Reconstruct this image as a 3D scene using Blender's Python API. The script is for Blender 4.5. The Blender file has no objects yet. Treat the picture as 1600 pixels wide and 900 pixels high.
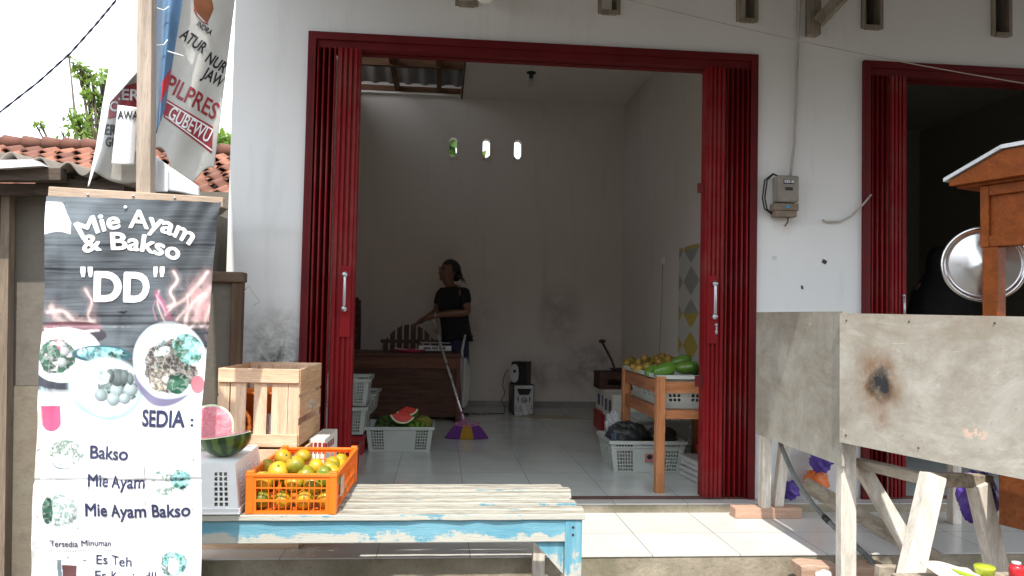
import bpy, bmesh, math, random
import numpy as np
from mathutils import Vector, Matrix
random.seed(7)
S = bpy.context.scene
COL = S.collection
rad = math.radians

# ------------------------------------------------------------------ camera
YAW, PITCH, ROLL = 0.0910936, 0.0363339, 0.0203264
CAM_LOC = Vector((0.0, -4.2055, 0.9897))
FPX = 1208.0
_f = Vector((math.sin(YAW)*math.cos(PITCH), math.cos(YAW)*math.cos(PITCH), math.sin(PITCH)))
_r = Vector((math.cos(YAW), -math.sin(YAW), 0)); _u = _r.cross(_f)
RIGHT = _r*math.cos(ROLL) + _u*math.sin(ROLL); UP = -_r*math.sin(ROLL) + _u*math.cos(ROLL)
cam = bpy.data.cameras.new('camera'); camo = bpy.data.objects.new('camera', cam); COL.objects.link(camo)
rot = Matrix((RIGHT, UP, -_f)).transposed()
camo.matrix_world = Matrix.Translation(CAM_LOC) @ rot.to_4x4()
cam.sensor_width = 36; cam.lens = 36*FPX/1600; cam.clip_start = .05; cam.clip_end = 2000
S.camera = camo

# ------------------------------------------------------------------ light
W = bpy.data.worlds.new('World'); S.world = W; W.use_nodes = True
wn = W.node_tree.nodes; wl = W.node_tree.links
sky = wn.new('ShaderNodeTexSky'); sky.sky_type = 'NISHITA'; sky.sun_disc = False
SUN = Vector((-.085, -.60, 1)).normalized()      # towards the sun
sky.sun_elevation = math.asin(SUN.z); sky.sun_rotation = math.atan2(SUN.x, SUN.y)
sky.air_density = 1.0; sky.dust_density = 3.0; sky.ozone_density = 1
_tc = wn.new('ShaderNodeTexCoord'); _n = wn.new('ShaderNodeTexNoise'); _n.inputs['Scale'].default_value = 2.2; _n.inputs['Detail'].default_value = 6
wl.new(_tc.outputs['Generated'], _n.inputs['Vector'])
_mr = wn.new('ShaderNodeMapRange'); _mr.inputs[1].default_value = .3; _mr.inputs[2].default_value = .6; _mr.inputs[3].default_value = .8; _mr.inputs[4].default_value = 1.0
wl.new(_n.outputs[0], _mr.inputs[0])
_mx = wn.new('ShaderNodeMix'); _mx.data_type = 'RGBA'; wl.new(_mr.outputs[0], _mx.inputs[0]); wl.new(sky.outputs[0], _mx.inputs[6])
_mx.inputs[7].default_value = (9.2, 10.0, 10.9, 1)        # bright thin cloud over the whole sky
wl.new(_mx.outputs[2], wn['Background'].inputs[0]); wn['Background'].inputs[1].default_value = .15
sd = bpy.data.lights.new('sun', 'SUN'); sd.energy = 3.3; sd.angle = rad(.53); sd.color = (1, .95, .87)
so = bpy.data.objects.new('sun', sd); COL.objects.link(so); so.rotation_euler = SUN.to_track_quat('Z', 'Y').to_euler()
so.location = SUN*30
S.view_settings.view_transform = 'Standard'; S.view_settings.look = 'None'
S.view_settings.gamma = 1; S.view_settings.use_curve_mapping = False
S.view_settings.exposure = .88

# ------------------------------------------------------------------ helpers
def P(px, py, X=None, Y=None, Z=None):
    """point of a plane X=, Y= or Z= seen at a place measured in the photograph"""
    d = _f + RIGHT*((px-800)/FPX) - UP*((py-450)/FPX)
    t = (X-CAM_LOC.x)/d.x if X is not None else (Y-CAM_LOC.y)/d.y if Y is not None else (Z-CAM_LOC.z)/d.z
    return CAM_LOC + d*t

class MB:
    def __init__(s): s.v = []; s.f = []; s.m = []; s.sm = []
    def add(s, verts, faces, mi=0, smooth=False):
        n = len(s.v); s.v += [tuple(v) for v in verts]
        for f in faces: s.f.append([n+i for i in f]); s.m.append(mi); s.sm.append(smooth)
        return s
    def box(s, c, d, R=None, mi=0, taper=1.0):
        c = Vector(c); x, y, z = d[0]/2, d[1]/2, d[2]/2
        vs = []
        for k in (-1, 1):
            t = taper if k > 0 else 1
            for a, b in ((-1, -1), (1, -1), (1, 1), (-1, 1)):
                p = Vector((a*x*t, b*y*t, k*z))
                vs.append(c + (R @ p if R else p))
        return s.add(vs, [(3,2,1,0),(4,5,6,7),(0,1,5,4),(1,2,6,5),(2,3,7,6),(3,0,4,7)], mi)
    def mm(s, a, b, mi=0):
        return s.box([(a[i]+b[i])/2 for i in range(3)], [abs(b[i]-a[i]) for i in range(3)], None, mi)
    def bar(s, a, b, w, h, up=(0, 0, 1), mi=0):
        """squared timber from a to b"""
        a, b = Vector(a), Vector(b); d = b-a; L = d.length; z = d.normalized()
        u = Vector(up)
        if abs(u.normalized().dot(z)) > .95: u = Vector((0, 1, 0))
        x = u.cross(z).normalized(); y = z.cross(x)
        return s.box((a+b)/2, (w, h, L), Matrix((x, y, z)).transposed(), mi)
    def tube(s, pts, r, n=8, mi=0, caps=True, smooth=True):
        pts = [Vector(p) for p in pts]; vs = []; fs = []
        rs = r if isinstance(r, (list, tuple)) else [r]*len(pts)
        ref = None
        for i, p in enumerate(pts):
            t = (pts[min(i+1, len(pts)-1)] - pts[max(i-1, 0)]).normalized()
            if ref is None:
                ref = Vector((0, 0, 1)) if abs(t.z) < .9 else Vector((1, 0, 0))
            a = (ref - t*ref.dot(t)).normalized(); ref = a; b = t.cross(a)
            for k in range(n):
                q = 2*math.pi*k/n
                vs.append(p + (a*math.cos(q) + b*math.sin(q))*rs[i])
        for i in range(len(pts)-1):
            for k in range(n):
                fs.append((i*n+k, i*n+(k+1) % n, (i+1)*n+(k+1) % n, (i+1)*n+k))
        s.add(vs, fs, mi, smooth)
        if caps:
            s.add([vs[k] for k in range(n)], [tuple(range(n))[::-1]], mi)
            s.add([vs[-n+k] for k in range(n)], [tuple(range(n))], mi)
        return s
    def lathe(s, prof, n=32, c=(0, 0, 0), R=None, mi=0, smooth=True, arc=(0, 2*math.pi)):
        c = Vector(c); vs = []; fs = []
        for r, z in prof:
            for k in range(n):
                q = arc[0] + (arc[1]-arc[0])*k/n
                p = Vector((r*math.cos(q), r*math.sin(q), z)); vs.append(c + (R @ p if R else p))
        for i in range(len(prof)-1):
            for k in range(n): fs.append((i*n+k, i*n+(k+1) % n, (i+1)*n+(k+1) % n, (i+1)*n+k))
        return s.add(vs, fs, mi, smooth)
    def ball(s, c, r, n=16, m=10, R=None, mi=0, jit=0):
        rx, ry, rz = r if isinstance(r, (tuple, list)) else (r, r, r); c = Vector(c); vs = []; fs = []
        for i in range(m+1):
            th = math.pi*i/m
            for k in range(n):
                q = 2*math.pi*k/n; j = 1+jit*random.uniform(-1, 1)
                p = Vector((rx*math.sin(th)*math.cos(q)*j, ry*math.sin(th)*math.sin(q)*j, -rz*math.cos(th)*j))
                vs.append(c + (R @ p if R else p))
        for i in range(m):
            for k in range(n): fs.append((i*n+k, i*n+(k+1) % n, (i+1)*n+(k+1) % n, (i+1)*n+k))
        return s.add(vs, fs, mi, True)
    def prism(s, poly, d, mi=0, smooth=False):
        """outline of 3D points pushed along the vector d"""
        poly = [Vector(p) for p in poly]; d = Vector(d); n = len(poly)
        vs = poly + [p+d for p in poly]
        return s.add(vs, [tuple(range(n))[::-1], tuple(range(n, 2*n))] + [(i, (i+1) % n, n+(i+1) % n, n+i) for i in range(n)], mi, smooth)
    def grid(s, fn, nu, nv, mi=0, smooth=True, hole=None):
        vs = [fn(i/nu, j/nv) for j in range(nv+1) for i in range(nu+1)]
        fs = [(j*(nu+1)+i, j*(nu+1)+i+1, (j+1)*(nu+1)+i+1, (j+1)*(nu+1)+i) for j in range(nv) for i in range(nu) if not (hole and hole(i, j))]
        return s.add(vs, fs, mi, smooth)
    def panel(s, p00, p10, p11, p01, us, vs_, hole, mi=0):
        """bilinear sheet cut on the lines us, vs_ with the cells hole(i, j) left out"""
        p00, p10, p11, p01 = map(Vector, (p00, p10, p11, p01))
        vv = [p00*(1-u)*(1-v) + p10*u*(1-v) + p11*u*v + p01*(1-u)*v for v in vs_ for u in us]
        n = len(us)
        fs = [(j*n+i, j*n+i+1, (j+1)*n+i+1, (j+1)*n+i) for j in range(len(vs_)-1) for i in range(n-1) if not hole(i, j)]
        return s.add(vv, fs, mi)
    def slab(s, us, vs_, hole, o, U, V, N, mi=0):
        """thick wall with openings: grid lines us, vs_ along U, V from o; N is the thickness vector"""
        o, U, V, N = map(Vector, (o, U, V, N)); nu, nv = len(us)-1, len(vs_)-1
        sol = lambda i, j: 0 <= i < nu and 0 <= j < nv and not hole((us[i]+us[i+1])/2, (vs_[j]+vs_[j+1])/2)
        q = lambda i, j, k: o + U*us[i] + V*vs_[j] + N*k
        for i in range(nu):
            for j in range(nv):
                if not sol(i, j): continue
                s.add([q(i,j,0), q(i+1,j,0), q(i+1,j+1,0), q(i,j+1,0)], [(0,1,2,3)], mi)
                s.add([q(i,j,1), q(i+1,j,1), q(i+1,j+1,1), q(i,j+1,1)], [(3,2,1,0)], mi)
                for di, dj, (a, b) in ((-1,0,((i,j),(i,j+1))), (1,0,((i+1,j),(i+1,j+1))), (0,-1,((i,j),(i+1,j))), (0,1,((i,j+1),(i+1,j+1)))):
                    if not sol(i+di, j+dj):
                        s.add([q(*a,0), q(*b,0), q(*b,1), q(*a,1)], [(0,1,2,3)], mi)
        return s
    def build(s, name, mats, parent=None, loc=None, rz=0, bevel=0, solid=0, sub=0, fix=True, kind=None):
        me = bpy.data.meshes.new(name); me.from_pydata(s.v, [], s.f)
        for m in (mats if isinstance(mats, (list, tuple)) else [mats]): me.materials.append(m)
        me.polygons.foreach_set('material_index', s.m); me.polygons.foreach_set('use_smooth', s.sm)
        if fix:
            bm = bmesh.new(); bm.from_mesh(me)
            bmesh.ops.remove_doubles(bm, verts=bm.verts, dist=1e-5)
            bmesh.ops.recalc_face_normals(bm, faces=bm.faces); bm.to_mesh(me); bm.free()
        o = bpy.data.objects.new(name, me); COL.objects.link(o)
        if parent: o.parent = parent
        if loc is not None: o.location = loc
        o.rotation_euler.z = rz
        if solid: md = o.modifiers.new('solid', 'SOLIDIFY'); md.thickness = solid; md.offset = 0
        if bevel: md = o.modifiers.new('bevel', 'BEVEL'); md.width = bevel; md.segments = 2; md.limit_method = 'ANGLE'
        if sub: md = o.modifiers.new('sub', 'SUBSURF'); md.levels = sub; md.render_levels = sub
        if kind: o['kind'] = kind
        return o

def tag(o, label, cat, group=None):
    o['label'] = label; o['category'] = cat
    if group: o['group'] = group
    return o
def thing(name, label, cat, loc=(0, 0, 0), rz=0, group=None):
    o = bpy.data.objects.new(name, None); COL.objects.link(o); o.empty_display_size = .1
    o.location = loc; o.rotation_euler.z = rz
    return tag(o, label, cat, group)
def kids(o): return [c for c in bpy.data.objects if c.parent == o]
def dup(o, loc=None, rz=None, label=None, parent=None):
    c = o.copy(); COL.objects.link(c)
    if loc is not None: c.location = loc
    if rz is not None: c.rotation_euler.z = rz
    if label: c['label'] = label
    if parent: c.parent = parent
    for k in kids(o): dup(k, parent=c)
    return c

def text_faces(body, size=1.0, bold=0.0, shear=0.0, space=1.0):
    cu = bpy.data.curves.new('t', 'FONT'); cu.body = body; cu.size = size; cu.offset = bold; cu.shear = shear
    cu.align_x = 'CENTER'; cu.space_character = space; cu.resolution_u = 4
    o = bpy.data.objects.new('t', cu); COL.objects.link(o)
    bpy.context.view_layer.update()
    me = bpy.data.meshes.new_from_object(o.evaluated_get(bpy.context.evaluated_depsgraph_get()))
    bm = bmesh.new(); bm.from_mesh(me); bmesh.ops.triangulate(bm, faces=bm.faces)
    vs = [v.co.copy() for v in bm.verts]; fs = [[v.index for v in f.verts] for f in bm.faces]
    bm.free(); bpy.data.objects.remove(o); bpy.data.curves.remove(cu); bpy.data.meshes.remove(me)
    return vs, fs

# ------------------------------------------------------------------ materials
def ND(nt, t, **k):
    n = nt.nodes.new('ShaderNode'+t)
    for a, b in k.items(): setattr(n, a, b)
    return n
def mixc(nt, fac, a, b, mode='MIX'):
    n = ND(nt, 'Mix', data_type='RGBA', blend_type=mode)
    for s_, v in ((n.inputs[0], fac), (n.inputs[6], a), (n.inputs[7], b)):
        if hasattr(v, 'links') or isinstance(v, bpy.types.NodeSocket): nt.links.new(v, s_)
        elif isinstance(v, (int, float)): s_.default_value = v
        else: s_.default_value = (*v[:3], 1)
    return n.outputs[2]
def ramp(nt, src, a, b, ca=0.0, cb=1.0):
    n = ND(nt, 'MapRange'); n.inputs[1].default_value = a; n.inputs[2].default_value = b
    n.inputs[3].default_value = ca; n.inputs[4].default_value = cb
    nt.links.new(src, n.inputs[0]); return n.outputs[0]
def math_(nt, op, a, b=None):
    n = ND(nt, 'Math', operation=op)
    for i, v in enumerate((a, b)):
        if v is None: continue
        if isinstance(v, bpy.types.NodeSocket): nt.links.new(v, n.inputs[i])
        else: n.inputs[i].default_value = v
    return n.outputs[0]
def coords(nt, stretch=(1, 1, 1), rnd=True, loc=(0, 0, 0)):
    tc = ND(nt, 'TexCoord'); v = tc.outputs['Object']
    if rnd:
        oi = ND(nt, 'ObjectInfo'); m = ND(nt, 'VectorMath', operation='MULTIPLY_ADD')
        nt.links.new(oi.outputs['Random'], m.inputs[0]); m.inputs[1].default_value = (17, 31, 23)
        nt.links.new(v, m.inputs[2]); v = m.outputs[0]
    mp = ND(nt, 'Mapping'); mp.inputs['Scale'].default_value = stretch; mp.inputs['Location'].default_value = loc
    nt.links.new(v, mp.inputs[0]); return mp.outputs[0]
def noise(nt, v, scale, detail=4, rough=.6, dist=0):
    n = ND(nt, 'TexNoise'); n.inputs['Scale'].default_value = scale; n.inputs['Detail'].default_value = detail
    n.inputs['Roughness'].default_value = rough; n.inputs['Distortion'].default_value = dist
    nt.links.new(v, n.inputs['Vector']); return n.outputs[0]
def newmat(name):
    m = bpy.data.materials.new(name); m.use_nodes = True; nt = m.node_tree
    return m, nt, nt.nodes['Principled BSDF']
def bump(nt, b, h, strength=.2, dist=.01):
    n = ND(nt, 'Bump'); n.inputs['Strength'].default_value = strength; n.inputs['Distance'].default_value = dist
    nt.links.new(h, n.inputs['Height']); nt.links.new(n.outputs[0], b.inputs['Normal'])
def M(name, col, rough=.6, var=.18, scale=6, stain=None, sat=(.55, .75), sscale=3, bmp=.15, bs=60, metal=0, stretch=(1, 1, 1), trans=0, alpha=1, dist=.003, rvar=.12, sheen=0, sub=0, spec=.5):
    """painted / plastic / fabric surface with uneven tone, stains and fine relief"""
    m, nt, b = newmat(name); v = coords(nt, stretch)
    n1 = noise(nt, v, scale, 6)
    c = mixc(nt, ramp(nt, n1, .3, .7), [x*(1-var) for x in col], [min(1, x*(1+var)) for x in col])
    if stain:
        n2 = noise(nt, v, sscale, 8, .7)
        c = mixc(nt, ramp(nt, n2, *sat), c, stain)
    nt.links.new(c, b.inputs['Base Color']); b.inputs['Metallic'].default_value = metal
    n3 = noise(nt, v, bs, 4)
    nt.links.new(ramp(nt, n1, .3, .7, max(.02, rough-rvar), min(1, rough+rvar)), b.inputs['Roughness'])
    b.inputs['Specular IOR Level'].default_value = spec
    if bmp: bump(nt, b, n3, bmp, dist)
    b.inputs['Transmission Weight'].default_value = trans; b.inputs['Alpha'].default_value = alpha
    if sub: b.inputs['Subsurface Weight'].default_value = sub; b.inputs['Subsurface Radius'].default_value = (.02, .01, .005)
    return m
def WOOD(name, light, dark, axis='x', rough=.7, scale=1.0, weather=None, wsat=(.5, .7), bmp=.35, spec=.3):
    m, nt, b = newmat(name)
    st = {'x': (1.2, 14, 14), 'y': (14, 1.2, 14), 'z': (14, 14, 1.2)}[axis]
    v = coords(nt, [a*scale for a in st]); v2 = coords(nt, [a*scale*3.5 for a in st])
    n1 = noise(nt, v, 2.2, 6, .65, .6); n2 = noise(nt, v2, 4, 4, .7)
    c = mixc(nt, ramp(nt, n1, .35, .65), dark, light)
    c = mixc(nt, ramp(nt, n2, .48, .75, 0, .55), c, [x*.45 for x in dark])
    if weather:
        n3 = noise(nt, coords(nt, [1.5 if a < 2 else 4 for a in st]), 3, 8, .7)
        c = mixc(nt, ramp(nt, n3, *wsat), c, weather)
    nt.links.new(c, b.inputs['Base Color']); b.inputs['Roughness'].default_value = rough
    b.inputs['Specular IOR Level'].default_value = spec
    bump(nt, b, n2, bmp, .004); return m

def red_metal():
    m, nt, b = newmat('red_paint'); v = coords(nt, (1, 1, .3)); v1 = coords(nt, (1, 1, 1))
    c = mixc(nt, ramp(nt, noise(nt, v, 5, 6), .3, .7), (.16, .007, .010), (.235, .010, .014))
    c = mixc(nt, ramp(nt, noise(nt, v, 11, 8, .75), .56, .72, 0, .8), c, (.10, .014, .012))       # grime
    c = mixc(nt, ramp(nt, noise(nt, v1, 34, 6, .75), .66, .72, 0, .8), c, (.085, .035, .02))        # rust specks
    c = mixc(nt, ramp(nt, noise(nt, coords(nt, (30, 30, .7)), 3, 5, .7), .66, .72, 0, .5), c, (.34, .16, .14))  # scratches
    c = mixc(nt, ramp(nt, noise(nt, v1, 2.2, 6, .7), .5, .75, 0, .35), c, (.22, .13, .10))         # dust
    nt.links.new(c, b.inputs['Base Color']); b.inputs['Specular IOR Level'].default_value = .15
    nt.links.new(ramp(nt, noise(nt, v1, 9, 5), .3, .7, .38, .7), b.inputs['Roughness']); bump(nt, b, noise(nt, v, 30, 4), .15, .003); return m
m_red = red_metal()
m_red2 = M('red_frame_paint', (.11, .008, .010), .55, .2, 6, (.06, .012, .012), (.6, .8), 9, .15, 60, spec=.22)
m_dark = M('dark_rubber', (.02, .02, .021), .6, .2)
m_black = M('black_plastic', (.012, .012, .014), .4, .2)
m_steel = M('galvanised_steel', (.45, .46, .47), .4, .15, 12, metal=.9, bmp=.05)
m_white_plastic = M('white_plastic', (.82, .83, .82), .38, .06, 4, (.45, .44, .38), (.6, .85), 9, .05, 30)
m_grey_plastic = M('grey_white_plastic', (.5, .54, .5), .4, .08, 4, (.3, .3, .26), (.58, .8), 8, .05, 30)
m_orange_plastic = M('orange_plastic', (.86, .17, .012), .36, .1, 5, (.6, .13, .02), (.55, .8), 10, .06, 30)
m_crate_wood = WOOD('raw_crate_wood', (.78, .55, .38), (.58, .38, .24), 'x', .75)
m_crate_wood_z = WOOD('raw_crate_wood_upright', (.77, .55, .39), (.56, .37, .24), 'z', .75)
m_crate_wood_y = WOOD('raw_crate_wood_side', (.68, .45, .27), (.52, .31, .17), 'y', .75)
m_old_wood = WOOD('weathered_grey_timber', (.80, .74, .655), (.58, .515, .435), 'z', .85, 1.2, (.42, .38, .32))
m_old_wood_x = WOOD('weathered_grey_timber_long', (.42, .36, .28), (.22, .18, .14), 'y', .85, 1.2, (.3, .27, .22))
m_beam_dark = WOOD('smoky_dark_beam', (.12, .09, .07), (.05, .04, .03), 'x', .85)
m_table_wood = WOOD('varnished_teak', (.56, .25, .11), (.36, .14, .055), 'z', .45)
m_table_wood_x = WOOD('varnished_teak_rail', (.54, .24, .11), (.34, .13, .05), 'x', .45)
m_table_wood_y = WOOD('varnished_teak_side', (.42, .17, .08), (.24, .09, .04), 'y', .45)
m_desk = WOOD('dark_desk_wood', (.13, .055, .032), (.06, .026, .016), 'x', .5)
m_cart_orange = WOOD('orange_varnish', (.27, .070, .013), (.18, .045, .009), 'x', .5, .8, spec=.15)
m_clear = M('clear_plastic_bag', (.75, .8, .82), .12, .05, 5, None, bmp=.6, bs=25, dist=.02, alpha=.35, spec=.9)
m_purple = M('purple_plastic_bag', (.10, .05, .34), .35, .25, 12, bmp=.5, bs=30, dist=.02)
m_orange_bag = M('orange_plastic_bag', (.75, .17, .03), .35, .2, 12, bmp=.5, bs=30, dist=.02)

def wall_paint(name, col, mould=0, low=0, tint=(.62, .60, .55)):
    m, nt, b = newmat(name); v = coords(nt, (1, 1, 1), False)
    n1 = noise(nt, v, 1.1, 6, .6); n2 = noise(nt, coords(nt, (3, 3, .5), False), 2, 6, .65)
    c = mixc(nt, ramp(nt, n1, .35, .7), col, [x*.93 for x in col])
    c = mixc(nt, ramp(nt, n2, .56, .8, 0, .4), c, [a*b_ for a, b_ in zip(col, tint)])
    spk = noise(nt, v, 42, 3, .5); c = mixc(nt, ramp(nt, spk, .74, .78, 0, .6), c, (.25, .22, .18))
    if mould:      # damp stain with a shape of its own
        for (cx, cy, cz, rx, rz, colr, amt, det) in mould:
            tc = ND(nt, 'TexCoord'); s = ND(nt, 'VectorMath', operation='SUBTRACT'); nt.links.new(tc.outputs['Object'], s.inputs[0]); s.inputs[1].default_value = (cx, cy, cz)
            d = ND(nt, 'VectorMath', operation='DIVIDE'); nt.links.new(s.outputs[0], d.inputs[0]); d.inputs[1].default_value = (rx, rx, rz)
            ln = ND(nt, 'VectorMath', operation='LENGTH'); nt.links.new(d.outputs[0], ln.inputs[0])
            nn = noise(nt, v, det, 8, .75)
            k = math_(nt, 'MULTIPLY', ramp(nt, ln.outputs['Value'], .1, 1.0, 1, 0), ramp(nt, nn, .36, .66))
            c = mixc(nt, math_(nt, 'MULTIPLY', k, amt), c, colr)
    nt.links.new(c, b.inputs['Base Color']); b.inputs['Roughness'].default_value = .55
    bump(nt, b, noise(nt, v, 9, 5), .12, .01); return m
m_wall = wall_paint('white_facade_paint', (.74, .745, .73), [
    (-.85, 0, .72, .30, .36, (.10, .10, .085), 1.2, 14), (-.75, 0, .45, .35, .35, (.10, .10, .09), .8, 22), (1.93, 0, 1.56, .10, .10, (.35, .25, .16), .6, 9), (-1.0, 0, 1.4, .5, .06, (.5, .5, .47), .5, 5)])
m_wall_in = wall_paint('white_interior_paint', (.78, .72, .66), [
    (1.30, 4.19, 1.0, .30, .45, (.16, .10, .07), .7, 4), (1.72, 4.19, .45, .45, .36, (.10, .07, .05), .95, 5), (1.1, 4.19, .35, .5, .25, (.18, .14, .10), .7, 6), (.35, 4.19, 1.0, .5, .6, (.33, .27, .22), .5, 3)])
m_ceiling = wall_paint('ceiling_board_paint', (.80, .75, .69))
m_wall2 = wall_paint('room_gloom_paint', (.20, .19, .155))  # the room's missing light put into a darker wall colour

def tile_mat(name, col, grout, rough):
    m, nt, b = newmat(name); v = coords(nt, (1, 1, 1), False, (-.15+4, -.3+4, 0))
    br = ND(nt, 'TexBrick', offset=0.0, squash=1.0); nt.links.new(v, br.inputs['Vector'])
    for k, val in (('Scale', 1), ('Mortar Size', .0022), ('Mortar Smooth', .1), ('Bias', 0), ('Brick Width', .4), ('Row Height', .4)): br.inputs[k].default_value = val
    br.inputs['Color1'].default_value = (*col, 1); br.inputs['Color2'].default_value = (*[x*.92 for x in col], 1); br.inputs['Mortar'].default_value = (*grout, 1)
    n1 = noise(nt, v, 2.2, 7, .65); n2 = noise(nt, v, 30, 3)
    c = mixc(nt, ramp(nt, n1, .48, .78, 0, .5), br.outputs['Color'], (.42, .37, .29))
    c = mixc(nt, ramp(nt, noise(nt, v, 55, 5, .75), .64, .74, 0, .55), c, (.24, .20, .15)); c = mixc(nt, ramp(nt, noise(nt, v, 7, 8, .8), .60, .72, 0, .4), c, (.33, .28, .22))
    nt.links.new(c, b.inputs['Base Color'])
    r = math_(nt, 'ADD', ramp(nt, n1, .3, .75, rough*.7, rough*1.8), math_(nt, 'MULTIPLY', br.outputs['Fac'], .4))
    nt.links.new(r, b.inputs['Roughness'])
    h = math_(nt, 'SUBTRACT', math_(nt, 'MULTIPLY', noise(nt, v, 1.6, 2), .5), br.outputs['Fac'])
    bump(nt, b, h, .18, .003); return m
m_tile_in = tile_mat('glazed_shop_tile', (.70, .75, .715), (.12, .11, .10), .055)
m_tile_out = tile_mat('glazed_terrace_tile', (.66, .65, .62), (.16, .14, .12), .17)

def concrete(name, col, dark, moss=None, scale=5):
    m, nt, b = newmat(name); v = coords(nt, (1, 1, 1), False)
    n1 = noise(nt, v, scale, 8, .7); n2 = noise(nt, v, scale*9, 5, .7)
    c = mixc(nt, ramp(nt, n1, .3, .7), dark, col); c = mixc(nt, ramp(nt, n2, .5, .8, 0, .5), c, [x*.5 for x in dark])
    if moss: c = mixc(nt, ramp(nt, noise(nt, v, scale*.6, 6), .5, .68), c, moss)
    nt.links.new(c, b.inputs['Base Color']); b.inputs['Roughness'].default_value = .9
    bump(nt, b, n2, .5, .01); return m
m_conc = concrete('stained_step_concrete', (.42, .37, .28), (.24, .20, .145), (.20, .18, .12))
m_ground = concrete('packed_yard_ground', (.115, .098, .078), (.08, .066, .052), None, 1.2)
# ------------------------------------------------------------------ setting: ground, terrace, floors
mb = MB(); mb.add([(-400, -400, -.2), (400, -400, -.2), (400, 400, -.2), (-400, 400, -.2)], [(0, 1, 2, 3)])
mb.build('ground', m_ground, kind='structure')
mb = MB(); mb.mm((-1.22, -.84, -.3), (6, -.11, -.053)); mb.mm((-1.1, -.11, -.3), (6, .0, -.006)); mb.build('terrace', m_conc, kind='structure', bevel=.006)
mb = MB(); mb.mm((-1.22, -.845, -.0525), (6, -.112, -.047)); mb.mm((-1.1, -.106, -.0055), (6, -.012, 0)); mb.build('terrace_tiles', m_tile_out, kind='structure')
mb = MB(); mb.mm((-1.01, .0, -.25), (1.99, 4.19, 0)); mb.mm((2.11, 0, -.25), (5.4, 4.19, -.001)); mb.build('shop_floor', m_tile_in, kind='structure')

# ------------------------------------------------------------------ shop building
BX0, BX1 = -1.135, 5.5
shop = thing('shop_building', 'white rendered shophouse with red door frames and high wooden vents', 'building')
D1 = (-.744, 1.759); D2 = (2.384, 4.9); DH = 2.50
VX = [(.038, .165), (.834, .962), (1.632, 1.76), (2.375, 2.507), (3.174, 3.302)]; VZ = (2.688, 3.0)
def fhole(x, z):
    if (D1[0] < x < D1[1] or D2[0] < x < D2[1]) and z < DH: return True
    return any(a < x < b for a, b in VX) and VZ[0] < z < VZ[1]
us = sorted({BX0, BX1, *D1, *D2, *[q for p in VX for q in p]})
mb = MB(); mb.slab(us, [-.2, DH, VZ[0], VZ[1], 3.36], fhole, (0, 0, 0), (1, 0, 0), (0, 0, 1), (0, .12, 0))
mb.build('facade_wall', m_wall, shop)
AR = [.091, .455, .80]
def bhole(x, z): return any(abs(x-a) < .052 for a in AR) and 2.70 < z < 2.94
us = sorted({BX0, 1.99, *[a+d for a in AR for d in (-.052, .052)]})
mb = MB(); mb.slab(us, [-.2, 2.70, 2.94, 3.5], bhole, (0, 4.19, 0), (1, 0, 0), (0, 0, 1), (0, .12, 0)); mb.build('back_wall', m_wall_in, shop)
mb = MB(); mb.mm((BX0, .121, -.2), (-1.015, 4.189, 3.36)); mb.build('side_wall', m_wall_in, shop)
mb = MB(); mb.mm((1.99, .121, -.2), (2.05, 4.30, 3.4)); mb.build('party_wall', m_wall_in, shop)
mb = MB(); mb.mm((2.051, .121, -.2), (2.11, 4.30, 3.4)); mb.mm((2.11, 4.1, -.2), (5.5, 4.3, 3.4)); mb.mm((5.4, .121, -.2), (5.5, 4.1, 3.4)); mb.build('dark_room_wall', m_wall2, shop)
for a in AR:       # arched ventilation blocks of the back wall
    mb = MB(); y0, y1 = 4.186, 4.30
    out = []; inn = []
    rw, zb, zt = .040, 2.715, 2.925
    for k in range(13):
        q = math.pi*k/12; inn.append((a+rw*math.cos(q), zt-rw+rw*math.sin(q)))
    inn = [(a+rw*.3, zb-.0), (a+rw, zb+.035)] + inn + [(a-rw, zb+.035), (a-rw*.3, zb)]
    n = len(inn)
    for (x, z) in inn:
        dx, dz = x-a, z-2.82; s_ = min(.0519/max(abs(dx), 1e-6), .1199/max(abs(dz), 1e-6)); out.append((a+dx*s_, 2.82+dz*s_))
    V = [(x, y0, z) for x, z in inn] + [(x, y0, z) for x, z in out] + [(x, y1, z) for x, z in inn] + [(x, y1, z) for x, z in out]
    F = []
    for k in range(n):
        j = (k+1) % n; F += [(k, j, n+j, n+k), (2*n+k, 2*n+j, 3*n+j, 3*n+k), (k, j, 2*n+j, 2*n+k)]
    mb.add(V, F); mb.mm((a-.056, 4.17, 2.685), (a+.056, 4.186, 2.70)); mb.build('vent_block', m_wall_in, shop)
# ceiling with its open hatch, attic rafters and roof
HX = (-.99, .160); HY = (2.82, 4.12)
mb = MB(); mb.slab([-1.01, HX[0], HX[1], 1.985], [.121, HY[0], HY[1], 4.185], lambda x, y: HX[0] < x < HX[1] and HY[0] < y < HY[1], (0, 0, 3.36), (1, 0, 0), (0, 1, 0), (0, 0, .02))
ceil = mb.build('ceiling', m_ceiling, shop)
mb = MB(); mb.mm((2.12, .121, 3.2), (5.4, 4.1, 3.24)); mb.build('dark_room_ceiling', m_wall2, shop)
m_attic = WOOD('attic_timber', (.20, .10, .05), (.10, .05, .025), 'x', .8)
mb = MB()
for y in (2.80, 3.25, 4.14): mb.mm((-1.0, y, 3.382), (.19, y+.05, 3.45))
mb.mm((.162, 2.8, 3.335), (.18, 4.14, 3.3805))
for x in (-.55, -.1): mb.mm((x, 2.85, 3.40), (x+.05, 4.14, 3.46))
mb.build('hatch_rafter', m_attic, ceil)
m_roof = M('grey_asbestos_roofing', (.22, .21, .20), .9, .2, 4, (.12, .11, .10), bmp=.3)
def roofz(y): return 3.42+.40*y if y < 2.2 else 3.42+.40*2.2-.40*(y-2.2)
mb = MB()
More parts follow.
